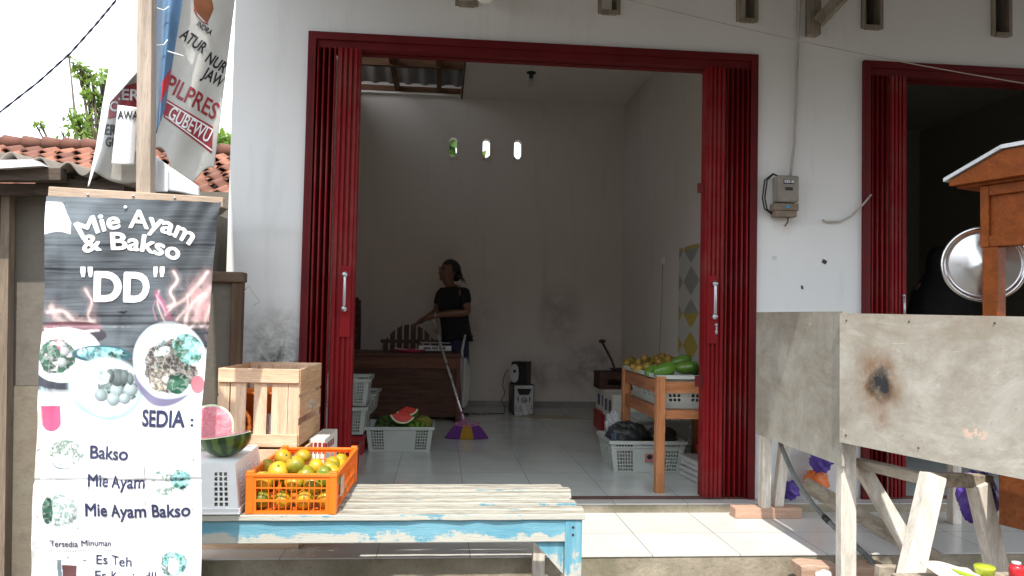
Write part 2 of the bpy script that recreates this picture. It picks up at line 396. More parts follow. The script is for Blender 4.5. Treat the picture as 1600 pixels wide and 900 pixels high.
mb.grid(lambda u, v: (-1.25+7.0*u, -1.75+3.95*v, roofz(-1.75+3.95*v)+.02*math.sin(u*7.0/.177*2*math.pi)), 320, 6)
mb.grid(lambda u, v: (-1.25+7.0*u, 2.2+2.6*v, roofz(2.2+2.6*v)+.02*math.sin(u*7.0/.177*2*math.pi)), 320, 4)
mb.build('roof', m_roof, shop, solid=.008)
mb = MB(); mb.grid(lambda u, v: (1.78+4.0*u, -1.76-.62*v, roofz(-1.75)-.012-.24*v+.02*math.sin(u*4.0/.177*2*math.pi)), 200, 3); mb.build('awning', m_roof, shop, solid=.008)
mb = MB()
for x in (-1.2, -.2, .8, 2.05, 3.2, 4.4): mb.bar((x, -1.68, roofz(-1.68)-.07), (x, -.002, roofz(0)-.07), .05, .08)
mb.bar((-1.24, -1.715, roofz(-1.715)-.03), (5.7, -1.715, roofz(-1.715)-.03), .03, .08); mb.build('eave_rafter', m_beam_dark, shop)
m_vent_wood = WOOD('grey_vent_wood', (.32, .28, .22), (.19, .16, .125), 'z', .8)
for a, b in VX:      # timber framed vents above the doors
    mb = MB(); w = .022
    mb.mm((a+.002, -.014, VZ[0]+.002), (a+w, .13, VZ[1]-.002)); mb.mm((b-w, -.014, VZ[0]+.002), (b-.002, .13, VZ[1]-.002))
    mb.mm((a+w, -.018, VZ[0]-.006), (b-w, .13, VZ[0]+w)); mb.mm((a+w, -.014, VZ[1]-w), (b-w, .13, VZ[1]-.002))
    mb.build('vent', m_vent_wood, shop, bevel=.002)
def door_frame(x0, x1):
    mb = MB(); w = .042
    mb.mm((x0+.001, -.022, 0.0), (x0+w, .13, DH-.001)); mb.mm((x1-w, -.022, 0.0), (x1-.001, .13, DH-.001))
    mb.mm((x0+w, -.022, DH-.04), (x1-w, .13, DH-.001)); mb.mm((x0+w+.001, -.006, DH-.082), (x1-w-.001, .05, DH-.041))
    mb.mm((x0+w+.001, .07, DH-.082), (x1-w-.001, .12, DH-.041))
    # pressed teeth along the jamb edge
    for k in range(150):
        z = .5+k*.0125
        for x in (x0+.014, x1-.026): mb.mm((x, -.0245, z), (x+.012, -.0215, z+.006))
    return mb.build('door_frame', m_red2, shop)
door_frame(*D1); door_frame(*D2)
m_rail = M('rusty_floor_rail', (.10, .05, .04), .7, .3)
for a, b in (D1, D2):
    mb = MB(); mb.mm((a+.05, -.011, 0), (b-.05, -.003, .010)); mb.mm((a+.05, .03, 0), (b-.05, .036, .008)); mb.build('door_track', m_rail, shop)

# ------------------------------------------------------------------ red folding doors
def fold_door(label, x0, nfold, lead, side, handle=True, lit=True):
    """pleated steel shutter pushed to one side; side=+1 opens towards +X"""
    t = thing('folding_door', label, 'folding door', (x0, 0, 0), 0, 'red steel folding doors')
    zt = DH-.085; mb = MB(); x = 0; pitch = .017
    pts = []
    for k in range(nfold+1):
        pts.append((side*x, -.012 if k % 2 else .085)); x += pitch if k % 2 else pitch*.75
    for (xa, ya), (xb, yb) in zip(pts[:-1], pts[1:]):
        mb.add([(xa, ya, .012), (xb, yb, .012), (xb, yb, zt), (xa, ya, zt)], [(0, 1, 2, 3)])
    for (xa, ya) in pts[1::2]: mb.tube([(xa, ya-.002, .008), (xa, ya-.002, zt)], .0045, 6)
    mb.build('pleats', m_red, t, solid=.0025)
    xs = side*(x-.004)
    mb = MB(); n = 4; w = lead/n            # leading leaf with pressed ribs
    prof = []
    for k in range(n):
        a = k*w; prof += [(a, .0), (a+w*.30, .0), (a+w*.38, -.012), (a+w*.85, -.012), (a+w*.93, 0)]
    prof.append((lead, 0))
    for (a, ya), (b, yb) in zip(prof[:-1], prof[1:]):
        mb.add([(xs+side*a, ya-.012, .012), (xs+side*b, yb-.012, .012), (xs+side*b, yb-.012, zt), (xs+side*a, ya-.012, zt)], [(0, 1, 2, 3)])
    ex = xs+side*lead
    mb.mm((min(ex, ex+side*.012), -.014, .012), (max(ex, ex+side*.012), .06, zt))
    mb.build('leading_leaf', m_red, t, solid=.0025)
    if handle:
        hx = xs+side*lead*.72
        mb = MB(); mb.mm((hx-.028, -.034, .86), (hx+.028, -.0255, 1.24)); mb.build('lock_plate', m_red, t, bevel=.003)
        mb = MB(); mb.tube([(hx, -.036, 1.19), (hx, -.075, 1.19), (hx, -.078, 1.18), (hx, -.078, 1.02), (hx, -.075, 1.01), (hx, -.036, 1.01)], .0085, 10)
        for z in (1.19, 1.01): mb.ball((hx, -.075, z), .017, 10, 6)
        mb.build('handle', m_steel, t)
    return t, ex
fold_door('red pleated steel door folded open beside the wooden crate', D1[0]+.044, 7, .108, 1)
tR, ex = fold_door('red pleated steel door folded open beside the mango table, keys in its lock', D1[1]-.044, 9, .098, -1)
mb = MB(); hx = -.19
mb.tube([(hx-.005, -.034, .965), (hx-.005, -.045, .965)], .008, 8); mb.tube([(hx-.005, -.045, .96), (hx-.004, -.047, .93)], .004, 6); mb.ball((hx-.005, -.045, .925), (.008, .003, .014), 8, 6)
mb.build('keys', m_steel, tR)
mb = MB(); mb.mm((-.302, -.022, .62), (-.262, -.004, .68)); mb.mm((-.30, -.025, 1.70), (-.272, -.005, 1.755)); mb.build('latch', m_red2, tR, bevel=.004)
tD, ex = fold_door('dark red folding door of the right hand unlit room', D2[0]+.044, 7, .09, 1, handle=False)
mb = MB(); mb.tube([(.19, -.04, 1.0), (.19, -.04, 1.15)], .007, 8); mb.tube([(.19, -.04, 1.15), (.19, -.012, 1.15)], .007, 8); mb.build('handle', m_steel, tD)

# ------------------------------------------------------------------ things on the facade
m_meter = M('aged_grey_meter', (.24, .22, .18), .5, .2, 20, (.12, .10, .08))
mt = thing('electricity_meter', 'grey electricity meter box with looped black cables on the white pier', 'meter', (1.91, -.0, 1.58))
mb = MB(); mb.mm((-.062, -.085, .075), (.065, -.006, .225)); mb.build('meter_case', m_meter, mt, bevel=.012)
mb = MB(); mb.mm((-.03, -.0895, .175), (.032, -.0855, .2)); mb.mm((-.02, -.0895, .14), (.024, -.0855, .158)); mb.build('meter_window', m_black, mt, bevel=.002)
vs, fs = text_faces('03518', .022, .0006)
mb = MB(); mb.add([(v.x+.001, -.0905, v.y+.1815) for v in vs], fs); mb.build('dial_digits', m_white_plastic, mt)
mb = MB(); mb.mm((-.075, -.07, .03), (.068, -.006, .07)); mb.mm((-.07, -.075, -.005), (.055, -.006, .028)); mb.build('terminal_block', M('rusty_terminal_box', (.20, .155, .11), .65, .3, 20), mt, bevel=.004)
mb = MB(); mb.mm((-.012, -.0795, .042), (.008, -.0712, .058)); mb.build('seal', M('blue_seal', (.05, .3, .55), .5), mt, bevel=.002)
mb = MB()
for d in (0, .014): mb.tube([(-.03, -.03, .226), (-.07, -.04, .235+d*.3), (-.105-d, -.04, .2), (-.115-d, -.035, .1), (-.10-d, -.03, .04), (-.07, -.03, .012)], .0045, 7)
mb.tube([(.02, -.04, -.005), (.022, -.03, -.03), (.015, -.01, -.05)], .004, 6); mb.build('meter_cable', m_black, mt)
m_conduit = M('dusty_pvc_conduit', (.42, .39, .34), .6, .15)
mb = MB(); mb.tube([(1.952, -.018, 1.806), (1.972, -.016, 2.0), (1.982, -.016, 2.3), (2.0, -.016, 2.85), (2.005, -.016, 3.4)], .0085, 8)
mb.build('conduit', m_conduit, mt).matrix_parent_inverse = Matrix.Translation((-1.91, 0, -1.58))
mb = MB(); mb.tube([P(1285, 343, Y=-.012), P(1290, 346, Y=-.018), P(1312, 347, Y=-.02), P(1330, 338, Y=-.02), P(1348, 320, Y=-.025), P(1361, 304, Y=-.03)], .0055, 8)
tag(mb.build('cable_stub', m_conduit), 'short grey cable stub curling out of the white pier', 'cable')
mb = MB(); c = P(1210, 403, Y=0); mb.box(c+Vector((0, -.002, 0)), (.026, .002, .02), Matrix.Rotation(rad(-8), 3, 'Y'))
tag(mb.build('wall_sticker', M('faded_sticker', (.5, .52, .5), .6)), 'small pale sticker on the white pier below the meter', 'sticker')
mb = MB(); c = P(1288, 409, Y=0); mb.box(c+Vector((0, -.002, 0)), (.026, .002, .022), Matrix.Rotation(rad(28), 3, 'Y'))
tag(mb.build('wall_sticker', m_black), 'small square black sticker on the white pier beside the dark doorway', 'sticker')
mb = MB(); c = P(1253, 449, Y=0); mb.box(c+Vector((0, -.002, 0)), (.011, .002, .02), Matrix.Rotation(rad(-15), 3, 'Y'))
tag(mb.build('wall_sticker', m_black), 'tiny black scrap of tape, lowest mark on the white pier', 'sticker')
# eave bracket
t = thing('timber_bracket', 'old grey timber bracket jutting from the wall above the meter', 'bracket', (2.06, 0, 2.62))
mb = MB(); mb.mm((-.02, -.06, .0), (.045, -.003, .70)); mb.build('wall_post', m_vent_wood, t)
mb = MB(); mb.bar((.02, -.075, .06), (.36, -.35, .48), .05, .06); mb.build('strut', m_vent_wood, t)
# globe lamp
t = thing('globe_lamp', 'white glass globe lamp fixed to the wall above the shop door', 'lamp', (.197, -.09, 2.735))
mb = MB(); mb.ball((0, 0, 0), .06, 24, 16); mb.build('globe', M('opal_glass', (.8, .79, .75), .2, .03, spec=.6), t)
mb = MB(); mb.tube([(0, .0, .055), (0, .03, .09), (0, .088, .09)], .02, 12); mb.build('holder', m_white_plastic, t)
# wires
mb = MB(); a, b = P(965, -4, Y=-.3), P(1640, 137, Y=-.45); mb.tube([a+(b-a)*k/10 + Vector((0, 0, -.03*math.sin(math.pi*k/10))) for k in range(11)], .0028, 6)
tag(mb.build('wire', m_conduit), 'thin pale wire strung slanting across the top of the facade', 'wire')
mb = MB(); pts = [P(x, y, Y=-.3) for x, y in ((-60, 215), (0, 175), (60, 128), (110, 83), (150, 38), (180, 2), (215, -55))]
L = 60
def lerp(pts, t):
    q = t*(len(pts)-1); i = min(int(q), len(pts)-2); return pts[i]+(pts[i+1]-pts[i])*(q-i)
for ph in (0, math.pi):
    mb.tube([lerp(pts, k/L) + Vector((.5, 0, -.6))*.003*math.cos(k*1.1+ph) + Vector((0, 1, 0))*.003*math.sin(k*1.1+ph) for k in range(L+1)], .0036, 6)
tag(mb.build('power_cable', M('blue_black_insulation', (.012, .015, .035), .5)), 'twisted black power cable crossing the sky on the left', 'cable')

# ------------------------------------------------------------------ inside: wall fittings and ceiling bulb
t = thing('light_bulb', 'bare bulb in a black socket on the shop ceiling', 'lamp', (.82, 3.18, 3.36))
mb = MB(); mb.lathe([(.0, 0), (.045, 0), (.045, -.012), (.02, -.02), (.02, -.06), (.0, -.06)], 20); mb.build('socket', m_black, t)
mb = MB(); mb.lathe([(.0, -.058), (.014, -.06), (.018, -.075), (.031, -.1), (.031, -.118), (.018, -.135), (0, -.14)], 20); mb.build('bulb', M('bulb_glass', (.6, .6, .58), .08, .02, trans=.7), t)
m_paper, nt, b = newmat('leaf_pattern_wallpaper')
v = coords(nt, (1, 1, 1), False)
sx = ND(nt, 'SeparateXYZ'); nt.links.new(v, sx.inputs[0])
ph = math_(nt, 'MULTIPLY', sx.outputs[1], 2*math.pi/.40)
wv = math_(nt, 'SINE', math_(nt, 'MULTIPLY', sx.outputs[2], 2*math.pi/.52))
lf = math_(nt, 'SUBTRACT', math_(nt, 'ABSOLUTE', math_(nt, 'SINE', math_(nt, 'MULTIPLY', ph, .5))), math_(nt, 'ABSOLUTE', wv))
alt = math_(nt, 'SINE', math_(nt, 'MULTIPLY', sx.outputs[2], math.pi/.52))
c = mixc(nt, ramp(nt, alt, -.05, .05), (.50, .36, .06), (.30, .29, .26))
c = mixc(nt, ramp(nt, lf, .0, .06), (.56, .54, .49), c)
nt.links.new(c, b.inputs['Base Color']); b.inputs['Roughness'].default_value = .6
mb = MB(); mb.mm((1.982, .7, .25), (1.9895, 2.12, 1.585)); tag(mb.build('wallpaper_panel', m_paper), 'yellow and grey leaf patterned wallpaper panel on the right wall', 'wallpaper')
t = thing('wall_hook', 'small white wall hook with a hanging cord near the wallpaper', 'hook', (1.985, 2.58, 1.50))
mb = MB(); mb.mm((-.02, -.03, -.02), (.004, .03, .05)); mb.build('plate', m_white_plastic, t, bevel=.006)
mb = MB(); mb.tube([(-.012, 0, -.02), (-.006, .02, -.3), (-.006, .06, -.6), (-.006, .1, -.95)], .003, 6); mb.build('cord', m_conduit, t)
# ------------------------------------------------------------------ neighbours on the left
m_tile_roof, nt, b = newmat('red_clay_roof_tile')
v = coords(nt, (1, 1, 1), False)
at = ND(nt, 'Attribute', attribute_name='tone')
c = mixc(nt, at.outputs['Fac'], (.13, .05, .032), (.30, .12, .07))
c = mixc(nt, ramp(nt, noise(nt, v, 5, 8, .7), .5, .75, 0, .75), c, (.12, .06, .04))
nt.links.new(c, b.inputs['Base Color']); b.inputs['Roughness'].default_value = .85
bump(nt, b, noise(nt, v, 40, 4), .3, .01)
house = thing('tiled_house', 'low neighbour house with red clay tile roof behind the plywood shack', 'house', (-3.2, 3.5, -.2))
def tiled_roof(name, x0, x1, eave, ridge, tw=.17, th=.20):
    """rows of s-shaped tiles from the eave (y, z) up to the ridge (y, z)"""
    (y0, z0), (y1, z1) = eave, ridge; L = math.hypot(y1-y0, z1-z0); nr = int(L/th); nc = int((x1-x0)/tw)
    ny, nz = -(z1-z0)/L, (y1-y0)/L
    V = []; F = []; T = []; rng = random.Random(3)
    SX = 7
    for r in range(nr):
        for c_ in range(nc):
            base = len(V); tone = rng.random(); tilt = rng.uniform(-.006, .006); ox = (r % 2)*tw*.5+rng.uniform(-.006, .006)
            for e, (s_, lift) in enumerate(((r*th-.035, .034), (r*th+.02, .030), ((r+1)*th, .006))):
                for k in range(SX+1):
                    u = k/SX; prof = .030*math.sin(u*2*math.pi)*(1 if u < .5 else .55)
                    h = prof+lift+tilt*(u-.5)*6
                    x = x0+ox+(c_+u)*tw+(s_-r*th)*.10; q = s_/L
                    V.append((x, y0+(y1-y0)*q+ny*h, z0+(z1-z0)*q+nz*h)); T.append(tone)
            for e in range(2):
                for k in range(SX):
                    a = base+e*(SX+1)+k; F.append((a, a+1, a+SX+2, a+SX+1))
            b0 = len(V)        # the thick front lip
            for k in range(SX+1):
                p = V[base+k]; V.append((p[0], p[1]-ny*.014, p[2]-nz*.014)); T.append(tone*.6)
            for k in range(SX): F.append((b0+k, b0+k+1, base+k+1, base+k))
    me = bpy.data.meshes.new(name); me.from_pydata(V, [], F); me.materials.append(m_tile_roof)
    a = me.attributes.new('tone', 'FLOAT', 'POINT'); a.data.foreach_set('value', T)
    me.polygons.foreach_set('use_smooth', [True]*len(F))
    o = bpy.data.objects.new(name, me); COL.objects.link(o); return o
hl = house.location
def under(o, root): o.parent = root; o.matrix_parent_inverse = Matrix.Translation(-root.location); return o
EY, EZ = 2.2, P(240, 345, Y=2.2).z; RY = 4.3; RZ = P(70, 229, Y=4.3).z
mb = MB(); mb.prism([(-7.5, EY+.02, EZ-.03), (-7.5, RY, RZ-.03), (-7.5, RY, RZ-.012), (-7.5, EY+.02, EZ-.012)], (5.85, 0, 0)); under(mb.build('roof_deck', m_beam_dark), house)
under(tiled_roof('roof', -7.5, -1.62, (EY, EZ), (RY, RZ)), house)
mb = MB()
for k in range(30):
    x = -7.4+.2*k; mb.tube([(x, RY, RZ+.035), (x+.2, RY, RZ+.02)], [.075, .06], 10)
under(mb.build('ridge_cap', m_tile_roof), house)
m_grime = concrete('dirty_house_plaster', (.30, .27, .23), (.14, .12, .10), None, 2)
mb = MB(); mb.mm((-7.4, EY+.25, -.2), (-1.75, EY+.4, EZ+.05)); mb.mm((-7.4, EY+.4, -.2), (-7.2, RY+2, EZ)); under(mb.build('wall', m_grime), house)
mb = MB(); mb.mm((-7.4, EY+.02, EZ-.10), (-1.66, EY+.05, EZ-.01)); under(mb.build('fascia', m_beam_dark), house)
mb = MB(); c = P(352, 402, Y=EY+.24)
mb.mm((c.x-.16, EY+.20, c.z-.16), (c.x+.10, EY+.247, c.z+.16)); w = under(mb.build('window', m_beam_dark), house)
mb = MB()
for d in (-.13, .05): mb.mm((c.x+d, EY+.185, c.z-.13), (c.x+d+.03, EY+.2, c.z+.13))
for d in (-.13, .10): mb.mm((c.x-.1, EY+.185, c.z+d), (c.x+.05, EY+.2, c.z+d+.03))
under(mb.build('frame', m_white_plastic), w)

# trees beyond the roofs
m_bark = WOOD('tree_bark', (.17, .13, .09), (.08, .06, .045), 'z', .95)
def leafmat(name, a, b_):
    m, nt, b = newmat(name)
    at = ND(nt, 'Attribute', attribute_name='tone')
    c = mixc(nt, at.outputs['Fac'], a, b_); nt.links.new(c, b.inputs['Base Color']); b.inputs['Roughness'].default_value = .5
    tr = ND(nt, 'BsdfTranslucent'); nt.links.new(mixc(nt, .5, c, (.35, .5, .05)), tr.inputs['Color'])
    ms = ND(nt, 'MixShader'); ms.inputs[0].default_value = .42
    nt.links.new(b.outputs[0], ms.inputs[1]); nt.links.new(tr.outputs[0], ms.inputs[2]); nt.links.new(ms.outputs[0], nt.nodes['Material Output'].inputs[0]); return m
m_leaf = leafmat('tree_leaf', (.06, .13, .02), (.22, .34, .06))
m_leaf2 = leafmat('broad_leaf', (.03, .09, .02), (.10, .20, .04))
def leaves(name, mat, centres, n, size, parent, seed, aspect=.5):
    rng = np.random.default_rng(seed); V = []; F = []; T = []
    for (c, r) in centres:
        for _ in range(n):
            d = rng.normal(size=3); d /= np.linalg.norm(d); p = np.array(c)+d*np.array(r)*rng.uniform(.15, 1)**.6
            a = rng.normal(size=3); a[2] -= .6; a /= np.linalg.norm(a); q = np.cross(a, rng.normal(size=3)); q /= np.linalg.norm(q); nn = np.cross(a, q)
            s_ = size*rng.uniform(.55, 1.2); w = s_*aspect*.5; i = len(V)
            V += [p, p+a*s_*.35+q*w+nn*w*.25, p+a*s_*.75+q*w*.7+nn*w*.2, p+a*s_, p+a*s_*.75-q*w*.7+nn*w*.2, p+a*s_*.35-q*w+nn*w*.25, p+a*s_*.5]
            F += [(i, i+1, i+6), (i+1, i+2, i+6), (i+2, i+3, i+6), (i+3, i+4, i+6), (i+4, i+5, i+6), (i+5, i, i+6)]
            T += [rng.uniform(0, 1)]*7
    me = bpy.data.meshes.new(name); me.from_pydata([tuple(x) for x in V], [], F); me.materials.append(mat)
    a = me.attributes.new('tone', 'FLOAT', 'POINT'); a.data.foreach_set('value', T)
    o = bpy.data.objects.new(name, me); COL.objects.link(o); o.parent = parent; return o
def tree(label, base, clumps, seed, leaf=.11, n=130, mat=None, name='tree', aspect=.5):
    """trunk, limbs to every clump, and a ragged crown; clumps are (dx, dy, z, radius)"""
    t = thing(name, label, 'tree', base)
    mb = MB(); top = max(c[2] for c in clumps); fork = min(c[2] for c in clumps)*.72
    mb.tube([(0, 0, -.05), (.04, 0, fork*.4), (-.03, .03, fork*.75), (0, 0, fork)], [.10, .08, .07, .055], 10)
    for (x, y, z, r) in clumps:
        a = Vector((0, 0, fork*random.Random(seed).uniform(.8, 1))); e = Vector((x, y, z)); m = a.lerp(e, .5)+Vector((0, 0, .12))
        mb.tube([a, m, e], [.04, .024, .008], 7)
        for k in range(4):
            d = Vector((random.uniform(-1, 1), random.uniform(-1, 1), random.uniform(-.3, 1)))*r*.9
            mb.tube([m.lerp(e, .6), e+d*.5, e+d], [.012, .007, .003], 5)
    mb.build('trunk', m_bark, t)
    leaves('crown', mat or m_leaf, [((x, y, z), (r, r, r*.75)) for x, y, z, r in clumps], n, leaf, t, seed, aspect)
    return t
def cl(px, py, r, base, Y): p = P(px, py, Y=Y); return (p.x-base[0], Y-base[1], p.z-base[2], r)
bt = (-4.75, 7.0, -.2)
tree('slender green tree rising above the clay roof beside the torn banners', bt,
     [cl(x, y, r, bt, 7.0+d) for x, y, r, d in ((124, 104, .10, 0), (133, 118, .14, .1), (146, 125, .20, 0), (160, 122, .16, .1), (140, 150, .16, 0), (158, 160, .24, .2), (120, 185, .16, 0), (135, 190, .28, .1), (155, 195, .30, -.1), (128, 206, .26, 0), (172, 180, .3, .2), (190, 150, .3, .3))], 5, .10, 60)
bt = (-3.1, 6.5, -.2)
tree('green tree top just showing over the clay roof beside the white pillar', bt,
     [cl(x, y, r, bt, 6.5) for x, y, r in ((330, 222, .22), (350, 224, .2), (343, 218, .12), (310, 228, .3), (368, 230, .3))], 6, .12, 110)
bt = (-5.4, 8.0, -.2)
tree('thin bare topped sapling with few leaves far left above the clay roof', bt,
     [cl(x, y, r, bt, 8.0) for x, y, r in ((63, 192, .07), (108, 86, .03), (100, 212, .10), (58, 198, .05))], 8, .10, 9)
bt = (.02, 6.4, -.2)
tree('broad leaved shrub seen through the first wall vent', bt, [(-.15, 0, 3.55, .32), (.0, .1, 3.3, .3), (-.3, .2, 3.2, .4), (.05, .1, 3.62, .16), (.43, .3, 3.30, .1)], 9, .34, 34, m_leaf2, 'shrub', .35)

# plywood shack with a corrugated sheet roof
m_ply_grey = concrete('bare_grey_plywood', (.155, .137, .112), (.125, .11, .09), None, 1.4)
m_ply_low = concrete('mud_splashed_plywood', (.20, .18, .14), (.15, .12, .085), (.17, .115, .075), 1.6)
shack = thing('plywood_shack', 'grey plywood shack wall under a corrugated sheet roof left of the menu banner', 'shack', (-1.95, -.6, -.2))
L = Vector((-1.95, -.6, -.2))
def lb(pts): return [Vector(p)-L for p in pts]
mb = MB()
def cor(u, v):
    x = -3.4+2.05*u; a = P(0, 236, Y=-.80); return Vector((x, -.80+1.6*v, a.z-.145*(x+1.99) + .06*v + .022*math.sin(x*2*math.pi/.115)))-L
mb.grid(cor, 220, 4); mb.build('corrugated_roof', M('dusty_asbestos_sheet', (.20, .175, .15), .9, .3, 7, (.08, .07, .06), bmp=.4), shack, solid=.008)
mb = MB(); a, b_ = P(-60, 254, Y=-.86), P(66, 256, Y=-.86)
mb.prism([v-L for v in (P(-60, 251, Y=-.86), P(48, 249, Y=-.86), P(66, 259, Y=-.86), P(0, 263, Y=-.86), P(-60, 262, Y=-.86))], (0, .25, .02)); mb.build('metal_sheet', M('bright_zinc_sheet', (.8, .8, .8), .3, .05, metal=.3), shack)
mb = MB(); mb.bar(P(-80, 273, Y=-.78)-L, P(100, 274, Y=-.78)-L, .06, .055, mi=0); mb.build('beam', m_beam_dark, shack, bevel=.004)
mb = MB(); mb.bar(P(60, 292, Y=-.70)-L, P(190, 296, Y=-.70)-L, .05, .07); mb.bar(P(-40, 296, Y=-.66)-L, P(150, 298, Y=-.66)-L, .04, .05); mb.bar(P(92, 268, Y=-.72)-L, P(150, 330, Y=-.6)-L, .04, .05); mb.build('lintel', m_beam_dark, shack)
m_shack_wood = WOOD('brown_shack_timber', (.26, .20, .145), (.15, .115, .085), 'z', .85)
for x0, x1, q, w_ in ((13, 4, -.62, .035), (-3, -14, -.60, .03)):
    mb = MB(); mb.bar(P(x0, 300, Y=q)-L, P(x1, 960, Y=q)-L, w_, .05, up=(0, 1, 0)); mb.build('post', m_shack_wood, shack)
mb = MB(); zA = P(40, 306, Y=-.58).z; zB = P(30, 603, Y=-.58).z
mb.mm(Vector((-1.93, -.585, zB+.003))-L, Vector((-1.22, -.575, zA))-L); mb.build('upper_panel', m_ply_grey, shack)
mb = MB(); mb.mm(Vector((-1.935, -.595, -.2))-L, Vector((-1.22, -.583, zB))-L); mb.build('lower_panel', m_ply_low, shack)
mb = MB(); mb.mm(Vector((-2.9, -.57, -.2))-L, Vector((-1.94, -.56, zA))-L); mb.build('back_panel', m_ply_grey, shack)
# dark back of the shack so nothing shines through from the yard
mb = MB(); mb.mm(Vector((-3.4, .9, -.2))-L, Vector((-1.25, .95, 1.75))-L); mb.mm(Vector((-1.22, -.575, -.2))-L, Vector((-1.20, .9, 1.5))-L); mb.build('rear_wall', m_ply_grey, shack)

part = thing('plywood_partition', 'low grey plywood partition with a brown end post against the white pillar', 'partition', (-1.0, -.35, -.2))
mb = MB(); mb.mm((-.18, -.008, .02), (-.01, .004, 1.34)); mb.build('panel', m_ply_grey, part)
mb = MB(); mb.mm((-.006, -.03, .0), (.046, .02, 1.325)); mb.build('post', WOOD('brown_post', (.12, .075, .045), (.07, .04, .025), 'z', .8), part, bevel=.004)
mb = MB(); mb.mm((-.20, -.045, 1.325), (.053, .035, 1.375)); mb.build('top_rail', WOOD('brown_rail', (.14, .095, .065), (.09, .06, .04), 'x', .8), part, bevel=.008)
mb = MB(); mb.tube([(.05, -.02, 1.28), (.075, -.03, 1.31), (.10, -.03, 1.27), (.13, -.03, 1.235), (.10, -.03, 1.215)], .0022, 5); mb.build('tie_wire', m_conduit, part)

# ------------------------------------------------------------------ menu banner on its timber stand
BY = -1.6
def bl(py): return np.interp(py, [300, 310, 420, 490, 560, 740, 900, 990], [78, 78, 78, 76, 71, 60, 52, 49])
def brx(py): return np.interp(py, [300, 318, 345, 400, 480, 560, 640, 760, 900, 990], [352, 350, 342, 338, 334, 326, 318, 315, 313, 312])
TL, TR = P(78, 306, Y=BY), P(350, 318, Y=BY)
stand = thing('menu_banner', 'tall printed noodle and meatball menu banner nailed to a timber post', 'banner', (TL.x+.3, BY, -.2))
SL = stand.location
def surf(px, py, off=0.0):
    """point of the hanging cloth for a place of its print, with shallow folds"""
    p = P(px, py, Y=BY); u = (px-bl(py))/(brx(py)-bl(py)); v = (py-310)/590
    w = .010*math.sin(u*9+v*2.2)*min(1, v*3) + .006*math.sin(u*21-v*5+1) * min(1, v*2) + .005*math.sin(v*17+u*3) + .0025*math.sin(u*37+v*23)*math.sin(v*29-u*11)
    if v < .25: w += .006*math.sin((u*1.7+v*1.1)*30)*max(0, (u-.55))*(1-v/.25)*2.2
    w += .02*math.sin(v*3.0+.6)
    fold = math.exp(-((u-.10)/.018)**2)*.006 + math.exp(-((u-.47)/.02)**2)*.005*(v > .3) + math.exp(-((v-.335)/.006)**2)*.004 + math.exp(-((v-.745)/.006)**2)*.005
    return Vector((p.x, BY-.012-w+fold-off, p.z))-SL
# --- the print, painted cell by cell in a colour attribute
NU, NV = 300, 660
PY0, PY1 = 308, 985
uu, vv = np.meshgrid(np.linspace(0, 1, NU+1), np.linspace(0, 1, NV+1))
py = PY0+(PY1-PY0)*vv + 10*uu*(1-vv); px = bl(py)+(brx(py)-bl(py))*uu
rng = np.random.default_rng(11)
def vnoise(x, y, seed=0):
    r = np.random.default_rng(seed).random((257, 257)); xi = np.floor(x).astype(int); yi = np.floor(y).astype(int)
    fx, fy = x-xi, y-yi; fx = fx*fx*(3-2*fx); fy = fy*fy*(3-2*fy)
    g = lambda a, b: r[(yi+b) % 257, (xi+a) % 257]
    return (g(0,0)*(1-fx)+g(1,0)*fx)*(1-fy)+(g(0,1)*(1-fx)+g(1,1)*fx)*fy
def fbm(x, y, seed=0, o=4):
    s_ = 0; a = .5; t = 0
    for k in range(o): s_ = s_+a*vnoise(x*2**k, y*2**k, seed+k); t += a; a *= .55
    return s_/t
def sst(a, b, x): t = np.clip((x-a)/(b-a), 0, 1); return t*t*(3-2*t)
def over(img, col, a):
    col = np.array(col, float)
    if col.ndim == 1: col = col[None, None, :]
    return img*(1-a[..., None])+col*a[..., None]
def lin(r, g, b_): return tuple(((c/255+.055)/1.055)**2.4 if c > 10 else c/3294.6 for c in (r, g, b_))
# dark boards
grain = fbm(px/60+40, py/1.6+fbm(px/50, py/30, 5)*3, 1, 3)
g2 = fbm(px/140, py/3.2, 21, 3)
tone = .35+.9*(grain-.3)+.5*(g2-.5)
board = lin(24, 27, 31); lightb = lin(112, 119, 126)
img = np.array(board)[None, None, :]*(1-np.clip(tone, 0, 1))[..., None]*1.2 + np.array(lightb)[None, None, :]*np.clip(tone, 0, 1)[..., None]*.8
for yb in (383, 420, 492, 540):
    img = over(img, lin(26, 30, 36), sst(2.6, .8, np.abs(py-yb-2*fbm(px/40, py*0, 8))))
sh = sst(.35, .8, fbm(px/90+3, py/110, 33, 3)); img = img*(1-.35*sst(130, 300, px))[..., None]; img = over(img, lin(190, 205, 215), sh*.22*sst(320, 120, px))  # sun glare painted into the boards: paler left, dimmed towards the right
# pale pink steam and flames
def wisp(img, path, w, col, amt):
    d = np.full(px.shape, 1e9)
    for k in range(len(path)-1):
        (x0, y0), (x1, y1) = path[k], path[k+1]; dx, dy = x1-x0, y1-y0
        t = np.clip(((px-x0)*dx+(py-y0)*dy)/(dx*dx+dy*dy), 0, 1); wob = 4*(fbm(px/14, py/18, 55, 2)-.5)
        d = np.minimum(d, np.hypot(px-x0-t*dx+wob, py-y0-t*dy))
    return over(img, col, sst(w*(.5+.9*fbm(px/9, py/12, 57, 3)), 0, d)*amt*(.35+.8*fbm(px/16, py/22, 58, 3)))
fl = sst(.45, .75, fbm(px/22, py/34+fbm(px/15, py/20, 71)*1.5, 61, 4))
reg = np.maximum(sst(262, 300, px)*sst(415, 470, py)*sst(575, 515, py), sst(170, 120, px)*sst(455, 500, py)*sst(560, 520, py))
img = over(img, lin(196, 150, 150), fl*reg*.75)
pink = lin(226, 190, 186)
